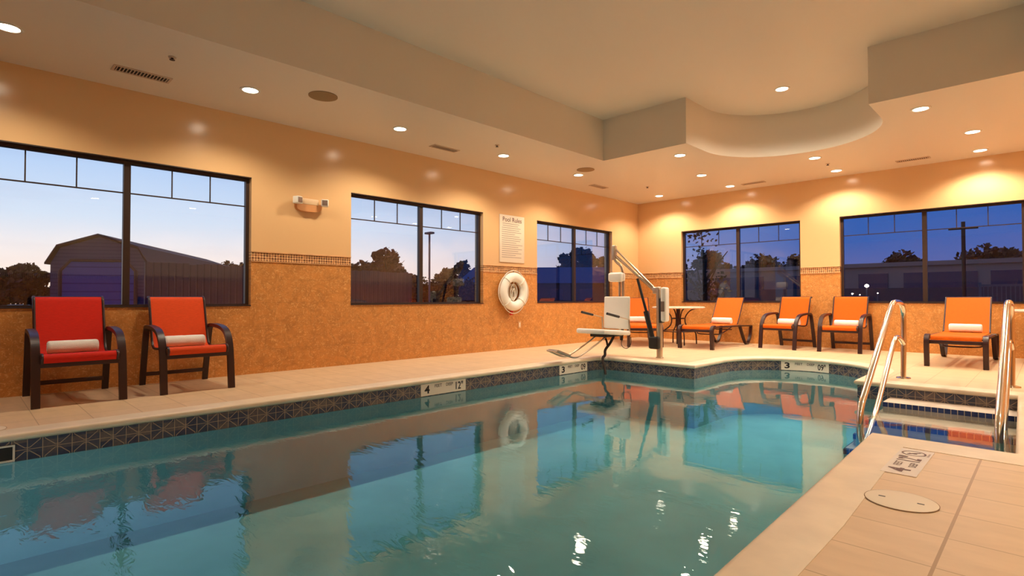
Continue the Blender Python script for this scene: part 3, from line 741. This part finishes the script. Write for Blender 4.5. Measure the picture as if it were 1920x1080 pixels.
for x in (-5.29, -5.09):
    ft.tube([W2(p) for p in smooth_path([(x, 7.32, .36), (x, 7.24, .30), (x, 6.62, .075), (x, 6.50, .06), (x, 6.38, .085), (x, 6.10, .185)], 2)], .014, 8)
ft.tube([W2((-5.29, 6.10, .185)), W2((-5.09, 6.10, .185))], .014, 8); ft.build('footrest', M['beige_metal'], lift)
ft = MB(); ft.rbox(-5.29+4.464, -5.09+4.464, -1.76, -1.46, -.008, .006, .004, M=Matrix.Translation((0, 0, .15)) @ Matrix.Translation((0, -1.6, 0)) @ Matrix.Rotation(math.radians(-19), 4, 'X') @ Matrix.Translation((0, 1.6, 0))); ft.build('foot_plate', M['beige_metal'], lift)
sb = MB()
sb.tube([W2(p) for p in smooth_path([(-5.02, 7.42, .35), (-5.08, 7.40, .22), (-5.13, 7.32, .12), (-5.09, 7.28, .04), (-5.11, 7.24, .012), (-5.05, 7.15, -.03), (-4.98, 7.10, -.12), (-4.93, 7.05, -.22)], 3)], .022, 8)
sb.tube([W2(p) for p in smooth_path([(-5.20, 7.40, .36), (-5.16, 7.42, .26), (-5.10, 7.36, .18)], 2)], .016, 8)
sb.build('seat_belt', M['black_fabric'], lift)
sb = MB().tube([W2(p) for p in smooth_path([(-4.93, 7.55, .36), (-4.95, 7.50, .20), (-4.86, 7.52, .13), (-4.80, 7.58, .20), (-4.82, 7.60, .33)], 3)], .006, 6).build('cable_loop', M['black'], lift)

# ------------------------------------------------------------------ stainless handrails
def handrail(x, label):
    e = empty('pool_handrail', (x, 7.89, 0)); tag(e, label, 'handrail', 'stainless pool handrails')
    def q(pts, n_=3): return [(0, p.y-7.89, p.z) for p in smooth_path([Vector((0, a, b_)) for a, b_ in pts], n_)]
    MB().tube(q([(7.89, .0), (7.92, .3), (7.95, .66), (7.94, .80), (7.84, .875), (7.70, .897), (7.50, .905), (7.34, .895), (7.20, .82), (6.55, .40), (6.05, .07), (5.90, -.02), (5.83, -.12), (5.80, -.30), (5.80, -.62)], 3), .029, 16).build('top_rail', M['steel'], e)
    MB().tube(q([(7.94, .395), (7.80, .455), (7.62, .50), (7.48, .50), (7.36, .45), (7.20, .34), (6.50, -.17), (6.30, -.26), (5.83, -.52)], 2), .025, 14).build('mid_rail', M['steel'], e)
    t = MB(); t.lathe([(.075, 0), (.072, .010), (.045, .016), (.030, .018)], 28); t.build('flange', M['steel'], e)
handrail(-1.27, 'stainless steel handrail on the left side of the pool steps')
handrail(-.318, 'stainless steel handrail on the right side of the pool steps, near the picture edge')

# ------------------------------------------------------------------ life ring
lr = empty('life_ring', (XA+.014, 7.255, 1.075)); tag(lr, 'white life ring hanging on the tiled wall below the pool rules sign', 'life ring')
def rc(a, r, x): return (x, r*math.cos(a), r*math.sin(a))
t = MB(); R0, r0 = .268, .088
vs = []; fs = []; A_, B_ = 48, 20
for i in range(A_):
    for j in range(B_):
        a = 2*PI*i/A_; bb = 2*PI*j/B_
        rr = R0 + r0*math.cos(bb); vs.append((.085 + r0*.82*math.sin(bb), rr*math.cos(a), rr*math.sin(a)))
        fs.append((i*B_+j, ((i+1) % A_)*B_+j, ((i+1) % A_)*B_+(j+1) % B_, i*B_+(j+1) % B_))
t.add(vs, fs, smooth=True); t.build('ring', M['ring'], lr)
for a0 in (45, 135, 225, 315):
    pts = []
    for j in range(20):
        bb = 2*PI*j/20; rr = R0+(r0+.004)*math.cos(bb); a = math.radians(a0); pts.append((.085+(r0*.82+.004)*math.sin(bb), rr*math.cos(a), rr*math.sin(a)))
    MB().tube(pts, .010, 6, closed=True).build('band', M['rope'], lr)
rp = []
for i in range(120):
    a = 2*PI*i/120; k4 = (math.degrees(a)-45) % 90; bul = math.sin(math.radians(k4*2))
    rp.append((.09, (R0+r0+.012+.028*bul)*math.cos(a), (R0+r0+.012+.028*bul)*math.sin(a)-.008*bul))
MB().tube(rp, .008, 6, closed=True).build('grab_rope', M['rope'], lr)
rp = []
for i in range(230):
    t_ = i/229; a = t_*2*PI*7; rr = .075+.03*math.sin(t_*23); rp.append((.05+.035*math.sin(a*.37), rr*.8*math.cos(a)+.01*math.sin(t_*31), rr*1.5*math.sin(a)-.02))
MB().tube(rp, .009, 6).build('rope_coil', M['rope'], lr)
MB().tube(smooth_path([(-.013, 0, .40), (.06, 0, .40), (.09, 0, .37), (.09, 0, .14), (.06, 0, .11)], 2), .010, 8).build('hook', M['steel'], lr)
t = MB(); t.rbox(.05, .072, -.075, .0, -.435, -.355, .006); t.build('rope_tag', M['red_plastic'], lr)

# ------------------------------------------------------------------ pool rules sign
sg = empty('pool_rules_sign', (XA, 6.98, 1.62)); tag(sg, 'white Pool Rules notice board on the wall between two windows', 'sign')
b = MB(); b.rbox(0.001, .016, 0, .655, 0, .88, .004); b.build('board', M['sign'], sg)
def onA(mesh, x=.0175):   # u -> +y, v -> z
    vs, fs = mesh; return [(x, u, v) for u, v in vs], fs
b = MB(); b.add(*onA(fit_text('Pool Rules', .075, .755, .50, .085, .006))); b.build('lettering', M['brown_ink'], sg)
rnd = random.Random(3); b = MB()
for i in range(17):
    z = .715-i*.039; x0 = .05 if i > 1 else .07; w_ = (.55 if i > 1 else .5)*(rnd.uniform(.6, 1) if i % 2 else rnd.uniform(.85, 1))
    b.box(.0165, .0172, x0, x0+w_, z, z+.009)
b.build('fine_print_lines', M['sign_grey'], sg)

# emergency light with two lamp heads
em = empty('emergency_light', (XA, 3.33, 2.2)); tag(em, 'small two-headed emergency light on the wall between two windows', 'emergency light')
pts = smooth_path([(0, -.17, .035), (0, -.165, -.045), (0, -.10, -.075), (0, .12, -.075), (0, .19, -.04), (0, .19, .035)], 2)
b = MB(); nn = len(pts); b.add([(0.001, p.y, p.z) for p in pts]+[(.07, p.y, p.z) for p in pts], [tuple(range(nn)), tuple(range(2*nn-1, nn-1, -1))]+[(i, (i+1) % nn, nn+(i+1) % nn, nn+i) for i in range(nn)]); b.build('housing', M['emg'], em)
b = MB(); b.rbox(.0, .075, -.10, .14, .02, .10, .01); b.build('cover', M['emg_cover'], em)
for y, rz in ((-.165, 20), (.215, -25)):
    R_ = Matrix.Translation((.10, y, .06)) @ Matrix.Rotation(math.radians(rz), 4, 'Z')
    b = MB(); b.rbox(-.045, .045, -.048, .048, -.048, .048, .012, M=R_); h_ = b.build('lamp_head', M['white_plastic'], em)
    b = MB(); b.rbox(.043, .050, -.036, .036, -.036, .036, .003, M=R_); b.build('lens', M['grey_panel'], h_)
ou = empty('wall_outlet', (XA, 7.51, .45)); tag(ou, 'small tile coloured outlet cover low on the wall below the life ring', 'outlet')
b = MB(); b.rbox(.0, .010, -.04, .04, -.065, .065, .003); b.build('cover_plate', M['trim'], ou)
b = MB(); b.rbox(.008, .0125, -.018, .018, -.04, .04, .002); b.build('socket', M['sign'], ou)

# ------------------------------------------------------------------ depth markers
def marker_flat_tile(name, u0, label, big, small, f):
    """white tile row in the waterline band; f maps (u, v, depth) into space"""
    e = empty(name, f(u0+.335, -.125, 0)); tag(e, label, 'depth marker', 'pool depth markers'); base = Vector(e.location)
    W_, H_ = .68, .135; d = MB(); nseg = 8
    for i in range(nseg):
        a, c_ = u0+W_*i/nseg, u0+W_*(i+1)/nseg
        d.add([f(a, -.19, .0), f(c_, -.19, .0), f(c_, -.052, .0), f(a, -.052, .0), f(a, -.19, .008), f(c_, -.19, .008), f(c_, -.052, .008), f(a, -.052, .008)], [(0, 1, 2, 3), (4, 5, 6, 7), (0, 1, 5, 4), (3, 2, 6, 7), (1, 2, 6, 5), (0, 3, 7, 4)])
    d.v = [tuple(Vector(v)-base) for v in d.v]; d.build('tile', M['marker'], e)
    for txt, a, v, w_, h_, bo_ in ((big, .05, -.165, .075, .095, .03), ('FEET', .20, -.105, .105, .036, .01), ('DEEP', .37, -.105, .105, .036, .01), (small, .52, -.165, .115, .095, .02)):
        vs, fs = fit_text(txt, u0+a, v, w_, h_, bo_)
        t = MB(); t.add([tuple(Vector(f(x, y, .0092))-base) for x, y in vs], fs)
        t.build('word' if len(txt) == 4 else 'numeral', M['ink'], e)
fA = lambda u, v, d: (-5.24+d, u, v)
marker_flat_tile('depth_marker', 3.80, 'white depth marker on the left pool wall reading 4 FEET DEEP 12 inches', '4', "12\"", fA)
marker_flat_tile('depth_marker', 6.31, 'smaller looking white depth marker by the far left pool corner reading 3 FEET DEEP 09', '3', '09', fA)
rb = 1.0
def fB(u, v, d):    # on the bay arc, u metres clockwise seen from above
    an = math.radians(118) - u/rb; return (-2.64+(rb-d)*math.cos(an), 8.34+(rb-d)*math.sin(an), v)
marker_flat_tile('depth_marker', .02, 'white depth marker on the curved bay reading 3 FEET DEEP 09 inches', '3', "09\"", fB)
# deck marker beside the pool
e = empty('depth_marker', (-.60, 3.89, .0)); tag(e, 'depth marker tile set in the near deck with 4 12 and a no diving symbol', 'depth marker', 'pool depth markers')
b = MB(); b.box(-.088, .075, -.32, .32, .0005, .004); b.build('tile', M['marker'], e)
def onD(mesh): vs, fs = mesh; return [(-(v), u, .0048) for u, v in vs], fs   # u -> +y, v(up) -> -x
for txt, u, v, w_, h_, bo_ in (('4', -.27, -.035, .085, .105, .03), ('FEET', -.135, .025, .10, .035, .01), ('DEEP', -.135, -.045, .10, .035, .01), ('12"', -.005, -.045, .12, .115, .025)):
    t = MB(); t.add(*onD(fit_text(txt, u, v, w_, h_, bo_))); t.build('word' if len(txt) == 4 else 'numeral', M['brown_ink'], e)
def annulus(cx, cy, r0, r1, n_=32):
    vs = [(cx+r*math.cos(2*PI*j/n_), cy+r*math.sin(2*PI*j/n_), .0048) for r in (r0, r1) for j in range(n_)]
    return vs, [(j, (j+1) % n_, n_+(j+1) % n_, n_+j) for j in range(n_)]
t = MB(); t.add(*annulus(-.012, .205, .052, .062)); 
t.box(-.05, .03, .200, .212, .0045, .0050, M=Matrix.Translation((-.012, .205, 0)) @ Matrix.Rotation(.8, 4, 'Z') @ Matrix.Translation((.012, -.205, 0)))
t.box(-.035, .005, .192, .203, .0045, .0050)
t.build('no_diving_symbol', M['brown_ink'], e)
t = MB(); t.add(*onD(fit_text('NO DIVING', .165, -.066, .085, .010, .005))); t.build('word', M['brown_ink'], e)

# unseen fill light added in the near end wall to brighten the water
e = empty('pool_fill_light', (-3.1, -1.728, -.56)); tag(e, 'round unseen fill lamp added in the near end wall to brighten the water, outside the picture', 'added fill light')
t = MB(); Rx = Matrix.Rotation(-PI/2, 4, 'X'); t.lathe([(.14, .001), (.14, .012), (.11, .016), (0.001, .016)], 32, M=Rx); t.build('bezel', M['steel'], e)
t = MB(); t.lathe([(.105, .016), (.10, .026), (.001, .03)], 32, M=Rx); t.build('lens', M['pool_fill'], e)
ld = bpy.data.lights.new('pool_fill_beam', 'SPOT'); ld.energy = 75; ld.color = (.80, .95, 1.0); ld.spot_size = math.radians(150); ld.spot_blend = .6; ld.shadow_soft_size = .08
lo = bpy.data.objects.new('pool_fill_beam', ld); C.objects.link(lo); lo.parent = e; lo.location = (0, .06, 0); lo.rotation_euler = (PI/2, 0, 0)
# skimmer lids
def lid(x, y, label):
    e = empty('access_cover', (x, y, 0)); tag(e, label, 'lid', 'round skimmer lids')
    t = MB(); t.lathe([(.142, .001), (.142, .005), (.136, .0065), (0, .0065)], 48); t.build('lid_plate', M['lid'], e)
    t = MB(); nn = 48; vs = [(r*math.cos(2*PI*j/nn), r*math.sin(2*PI*j/nn), .0045) for r in (.142, .1455) for j in range(nn)]
    t.add(vs, [(j, (j+1) % nn, nn+(j+1) % nn, nn+j) for j in range(nn)]); t.build('joint', M['joint'], e)
    t = MB()
    for sx_ in (-.075, .075): t.rbox(sx_-.014, sx_+.014, -.006, .006, .004, .0075, .0015)
    t.build('finger_holes', M['black'], e)
lid(-.517, 3.11, 'round cream skimmer lid in the near deck at right')
lid(-5.50, .13, 'round skimmer lid in the deck at the left edge of the photo')
# skimmer mouth in the left pool wall
e = empty('skimmer', (-5.24, .12, -.12)); tag(e, 'rectangular skimmer opening in the pool wall at the left edge', 'skimmer')
b = MB()
for q in ((-.185, .185, .030, .042), (-.185, .185, -.075, -.063), (-.185, -.173, -.063, .030), (.173, .185, -.063, .030)): b.box(.0, .014, q[0], q[1], q[2], q[3])
b.build('frame', M['marker'], e); b = MB(); b.box(.0, .004, -.173, .173, -.063, .030); b.build('opening', M['black'], e)

# ------------------------------------------------------------------ outside
GZ = -.15
M['grass'] = mat('dusk_ground', (.030, .035, .028), .9, noise=(.3, .3))
mb = MB(); mb.box(-160, XA-TH-.02, -60, 190, GZ-.3, GZ); mb.box(XA-TH-.02, 90, YB+TH+.02, 190, GZ-.3, GZ); g_ = struct(mb.build('floor_outside_ground', M['grass']))
def pol(az, d): a = math.radians(az); return Vector((math.sin(a)*d, math.cos(a)*d, GZ))
def siding(name, col, pitch=.2, ax=2, amt=.35):
    m = mat(name, col, .7); nt, b = pr(m); tc = nt.nodes.new('ShaderNodeTexCoord'); sep = N(nt, 'ShaderNodeSeparateXYZ'); L(nt, tc.outputs['Object'], sep.inputs[0])
    fr = math_n(nt, 'FRACT', math_n(nt, 'DIVIDE', math_n(nt, 'ADD', sep.outputs[ax], 100), pitch))
    L(nt, ramp(nt, fr, [(0, tuple(c*(1-amt) for c in col)), (.12, tuple(c*(1-amt) for c in col)), (.2, col), (1, col)]), b.inputs['Base Color']); return m
M['barn'] = siding('barn_siding', (.17, .13, .145), .22); M['barn_door'] = siding('barn_door_panels', (.12, .16, .36), .5)
M['roof_brown'] = mat('brown_shingles', (.11, .055, .04), .8); M['fence'] = siding('fence_boards', (.16, .10, .09), .16, 1)
M['blue_roof'] = mat('blue_metal_roof', (.035, .085, .20), .5); M['grey_wall'] = mat('grey_building_wall', (.10, .085, .085), .8)
M['tan_wall'] = mat('tan_building_wall', (.42, .27, .20), .8); M['win_dark'] = mat('dark_glazing', (.02, .04, .09), .15)
M['leaf'] = mat('dusk_foliage', (.13, .05, .018), .8, noise=(.6, .4)); M['leaf2'] = mat('green_dusk_foliage', (.035, .035, .018), .8, noise=(.6, .4))
M['bark'] = mat('tree_bark', (.05, .03, .02), .9); M['pole'] = mat('grey_pole', (.16, .15, .15), .5)
# gambrel barn
ctr = pol(-81.6, 42); far = pol(-73.2, 65.5); dirv = (far-ctr).normalized(); side = Vector((dirv.y, -dirv.x, 0))
side = -side if side.dot(Vector((0, 1, 0))) < 0 else side
bn = empty('barn', ctr); tag(bn, 'gambrel roofed barn with a wide garage door seen through the left window', 'barn')
bx = Matrix((side, dirv, Vector((0, 0, 1)))).transposed().to_4x4()
Lb = 22.0; prf = [(-2.55, 0), (-2.55, 3.25), (-2.05, 4.2), (0, 4.9), (2.05, 4.2), (2.55, 3.25), (2.55, 0)]
b = MB(); k_ = len(prf)
b.add([(x, 0, z) for x, z in prf]+[(x, Lb, z) for x, z in prf], [tuple(range(k_)), tuple(range(2*k_-1, k_-1, -1)), (0, 1, k_+1, k_), (5, 6, 2*k_-1, 2*k_-2), (6, 0, k_, 2*k_-1), (1, 5, k_+5, k_+1)], M=bx); b.build('walls', M['barn'], bn)
b = MB(); rf = [(-2.75, 3.18), (-2.15, 4.26), (0, 4.98), (2.15, 4.26), (2.75, 3.18)]; rf2 = [(x, z+.10) for x, z in rf]
al = rf+rf2[::-1]; kk = len(al)
b.add([(x, -.25, z) for x, z in al]+[(x, Lb+.2, z) for x, z in al], [(i, (i+1) % kk, kk+(i+1) % kk, kk+i) for i in range(kk)]+[(i, kk-1-i, kk-2-i, i+1) for i in range(4)]+[(kk+i, kk+i+1, 2*kk-2-i, 2*kk-1-i) for i in range(4)], M=bx); b.build('roof', M['roof_brown'], bn)
b = MB(); dp = [(-2.0, 0), (-2.0, 2.8), (-1.45, 3.45), (1.45, 3.45), (2.0, 2.8), (2.0, 0)]
b.add([(x, -.08, z) for x, z in dp]+[(x, .0, z) for x, z in dp], [tuple(range(6)), tuple(range(11, 5, -1))]+[(i, (i+1) % 6, 6+(i+1) % 6, 6+i) for i in range(6)], M=bx); b.build('garage_door', M['barn_door'], bn)
b = MB()
ep = [bx @ Vector((x, -.1, z)) for x, z in dp]; b.tube(ep, .10, 6); b.build('door_trim', M['roof_brown'], bn)
# fence
fe = empty('board_fence', (-15.6, 3.2, GZ)); tag(fe, 'tall board fence standing outside the left windows', 'fence')
b = MB(); y = 0
rr_ = random.Random(5)
while y < 7.6: b.box(-.012, .012, y, y+.15, 0.02, 1.98+rr_.uniform(-.02, .02)); y += .158
b.build('boards', M['fence'], fe)
for yy in (0, 2.5, 5.0, 7.5): MB().box(-.11, -.015, yy, yy+.1, 0, 2.0).build('post', M['fence'], fe)
for zz in (.35, 1.6): MB().box(-.05, -.013, 0, 7.6, zz, zz+.09).build('rail', M['fence'], fe)
# trees
def tree(az, d, h, rad, label, mt='leaf', seed=1, n_=2600, leaf=.16, trunk=True, cz=.62, group='trees outside the windows', ry=.36):
    rr = random.Random(seed); p = pol(az, d); e = empty('tree', p); tag(e, label, 'tree', group)
    if trunk:
        t = MB(); t.tube([(0, 0, 0), (.05, 0, h*.35), (0, .05, h*.75)], .12, 8, rs=[.035*h, .025*h, .01*h])
        for q in range(6):
            a = q*1.05+rr.random(); z0 = h*rr.uniform(.3, .55); t.tube([(0, 0, z0), (math.cos(a)*rad*.35, math.sin(a)*rad*.35, z0+h*.15), (math.cos(a)*rad*.7, math.sin(a)*rad*.7, z0+h*.28)], .05, 6, rs=[.015*h, .009*h, .003*h])
        t.build('trunk', M['bark'], e)
    c = MB(); cl = [(rr.gauss(0, rad*.42), rr.gauss(0, rad*.42), 0, rad*rr.uniform(.22, .42)) for _ in range(26)]
    cl = [(a, b2, rr.uniform(h*.3, max(h*.32, h*(1-.32*min(1.6, (a*a+b2*b2)/rad**2))-q*.75)), q) for a, b2, _, q in cl]
    cl.append((0, 0, h-rad*.42, rad*.5)); cl.append((rad*.3, rad*.2, h*.5, rad*.5))
    vs = []; fs = []
    for i in range(n_):
        q = rr.choice(cl); v = Vector((rr.gauss(0, 1), rr.gauss(0, 1), rr.gauss(0, 1))).normalized()*q[3]*rr.random()**.4
        pnt = Vector((q[0], q[1], q[2]))+Vector((v.x, v.y, v.z*.8)); pnt.z = max(pnt.z, h*.06)
        s = leaf*rr.uniform(.6, 1.5)
        a = Vector((rr.uniform(-1, 1), rr.uniform(-1, 1), rr.uniform(-1, 1))).normalized()*s; b2 = a.orthogonal().normalized()*s*.7
        kx = len(vs); vs += [pnt-a, pnt-b2, pnt+a, pnt+b2]; fs.append((kx, kx+1, kx+2, kx+3))
    c.add(vs, fs); c.build('crown', M[mt], e)
TREES = [
    (-87.35, 66, 4.1, 3.0, 'low dark tree at the far left of the left window', 'leaf2', 0.62),
    (-86.19, 58, 4.0, 1.7, 'dark tree just left of the barn', 'leaf', 0.62),
    (-72.10, 82, 6.2, 3.2, 'round low tree right of the barn', 'leaf', 0.60),
    (-70.45, 96, 6.9, 3.4, 'tree at the right end of the left window', 'leaf', 0.60),
    (-57.37, 50, 5.7, 2.1, 'tall leafy tree in the left half of the middle window', 'leaf', 0.62),
    (-59.73, 54, 4.8, 2.2, 'smaller tree at the left end of the middle window', 'leaf', 0.60),
    (-55.18, 58, 3.7, 1.6, 'small tree by the mullion of the middle window', 'leaf', 0.60),
    (-51.26, 56, 4.3, 1.5, 'tree left of the blue roofed building', 'leaf', 0.60),
    (-49.71, 100, 8.0, 3.0, 'tree rising behind the blue roofed building', 'leaf2', 0.62),
    (-37.27, 84, 9.1, 3.2, 'large tree behind the long blue roof in the third left window', 'leaf2', 0.66),
    (-39.03, 96, 8.9, 2.6, 'left hand tree behind the long blue roof', 'leaf2', 0.66),
    (-35.20, 104, 8.8, 2.2, 'narrow tree at the right end of the third left window', 'leaf', 0.66),
    (-24.54, 112, 10.4, 4.2, 'round skyline tree at left of the left back window', 'leaf', 0.66),
    (-20.01, 134, 11.1, 7.0, 'widest skyline tree in the left back window', 'leaf', 0.66),
    (-17.2, 99, 8.3, 2.4, 'small skyline tree at the right of the left back window', 'leaf', 0.66),
    (-9.05, 112, 9.1, 4.2, 'round skyline tree left of the mullion in the right back window', 'leaf', 0.68),
    (-3.76, 127, 10.7, 6.6, 'wide skyline tree at the right of the right back window', 'leaf', 0.68),
    (-0.4, 148, 9.9, 3.6, 'skyline tree at the far right picture edge', 'leaf', 0.66),]
for i, (az, d, h, rad, lb, mt_, cz) in enumerate(TREES):
    tree(az, d, h, rad, lb, mt_, seed=2+i, n_=5200 if rad > 3 or i == 4 else 3400, leaf=.0034*d, cz=cz)
tree(-25.38, 15.5, 3.1, .9, 'young thin branched tree close outside the left back window', 'leaf2', seed=13, n_=420, leaf=.05, cz=.75)
hd = empty('hedge', pol(-53, 44)); tag(hd, 'long low dark hedge under the sky in the middle window', 'hedge')
rr = random.Random(77); c = MB(); vs = []; fs = []
for i in range(9000):
    t_ = rr.uniform(-1, 1); cc = pol(-53+t_*6.5, 44+2.5*t_)-hd.location; hz = 2.3+.35*math.sin(t_*23)+.25*math.sin(t_*51)
    pnt = cc+Vector((rr.gauss(0, .35), rr.gauss(0, .35), rr.uniform(0, hz))); s = rr.uniform(.08, .2)
    a = Vector((rr.uniform(-1, 1), rr.uniform(-1, 1), rr.uniform(-1, 1))).normalized()*s; b2 = a.orthogonal().normalized()*s*.7
    kx = len(vs); vs += [pnt-a, pnt-b2, pnt+a, pnt+b2]; fs.append((kx, kx+1, kx+2, kx+3))
c.add(vs, fs); c.build('foliage', M['leaf'], hd)
# blue-roofed long building
p = pol(-39.86, 60); bl = empty('long_building', p, math.radians(44)); tag(bl, 'long low building with a blue roof outside the middle and third left windows', 'building')
b = MB(); b.box(-10.5, 8.5, 0, 9, 0, 2.85); b.build('walls', M['grey_wall'], bl)
b = MB(); vs = [(-11, -.5, 2.75), (9, -.5, 2.75), (9, 9.5, 2.75), (-11, 9.5, 2.75), (-9.2, 1.2, 4.55), (7.5, 1.2, 4.55), (7.5, 8, 4.55), (-9.2, 8, 4.55)]
b.add(vs, [(0, 1, 5, 4), (1, 2, 6, 5), (2, 3, 7, 6), (3, 0, 4, 7), (4, 5, 6, 7), (0, 3, 2, 1)]); b.build('roof', M['blue_roof'], bl)
for xx in (-4, -.8, 2.4, 5.6): MB().box(xx, xx+1.4, -.05, 0, .9, 2.1).build('dark_window', M['win_dark'], bl)
b = MB(); b.box(-9.6, -8.8, -.05, 0, 0, 2.1); b.build('blue_door', M['blue_roof'], bl)
b = MB(); b.rbox(-9.35, -9.05, -.28, -.03, 2.0, 2.2, .03); b.build('door_lamp', M['lot_lamp'], bl)
# light pole
e = empty('light_pole', pol(-53.17, 38)); tag(e, 'tall parking light pole in the right half of the middle window', 'pole')
MB().tube([(0, 0, 0), (0, 0, 5.55)], .07, 10).build('shaft', M['pole'], e)
b = MB(); b.rbox(-.35, .35, -.18, .18, 5.52, 5.66, .03); b.build('lamp_head', M['pole'], e)
e = empty('utility_pole', pol(-5.06, 55)); tag(e, 'dark utility pole on the right of the right back window', 'pole')
MB().tube([(0, 0, 0), (0, 0, 7.0)], .13, 10).build('shaft', M['bark'], e)
MB().box(-.9, .9, -.05, .05, 6.4, 6.52).build('crossarm', M['bark'], e)
# tan commercial building across the lot
e = empty('commercial_building', (-2, 80, GZ)); tag(e, 'wide tan low commercial building across the lot behind the back windows', 'building')
b = MB(); b.box(-52, 34, 0, 8, 0, 4.9); b.build('walls', M['tan_wall'], e)
b = MB(); b.box(-52.3, 34.3, -.3, 8.3, 4.9, 5.4); b.build('parapet', M['tan_wall'], e)
for x0, x1 in ((-43, -37), (-34, -27), (-24, -20), (-15.4, -12.3), (-10.7, -3.9), (-2.8, 2.0), (5, 11), (14, 20)): MB().box(x0, x1, -.1, 0, 1.0, 4.1).build('dark_window', M['win_dark'], e)
MB().box(-52, 34, -.35, -.12, 0, 2.3).build('lower_wall_band', M['grey_wall'], e)
# lot lamps and cars' worth of sparkle near the ground
for i, (px, zz, d) in enumerate(((-11.67, 1.75, 40), (-12.75, 1.35, 46), (-12.19, 1.3, 50), (-10.88, 1.45, 55))):
    e = empty('lot_lamp', pol(px, d)); tag(e, ['brightest small lamp glowing low in the right back window', 'small glowing lamp at the left end of the right back window', 'faint small lamp between two brighter ones outside', 'faint small lamp right of the brightest one outside'][i], 'lamp', 'low lamps in the lot outside')
    MB().tube([(0, 0, 0), (0, 0, zz)], .04, 8).build('post', M['pole'], e)
    r_ = (.12, .06, .045, .05)[i]; b = MB(); b.lathe([(r_*.4, zz), (r_, zz+r_*.6), (r_*.7, zz+r_*1.3), (0.001, zz+r_*1.6)], 12); b.build('globe', M['lot_lamp'], e)
# white picket railing far right
e = empty('metal_railing', pol(-4.17, 26)); e.rotation_euler = (0, 0, math.radians(0)); tag(e, 'low pale railing outside the right back window', 'railing')
b = MB(); b.box(0, 4.4, -.03, .03, 1.5, 1.58); b.box(0, 4.4, -.03, .03, .5, .56); b.build('rails', M['pole'], e)
b = MB()
for i in range(36): b.box(i*.12, i*.12+.03, -.02, .02, .3, 1.55)
b.build('balusters', M['pole'], e)
for xx in (0, 2.2, 4.36): MB().box(xx, xx+.08, -.04, .04, 0, 1.65).build('post', M['pole'], e)
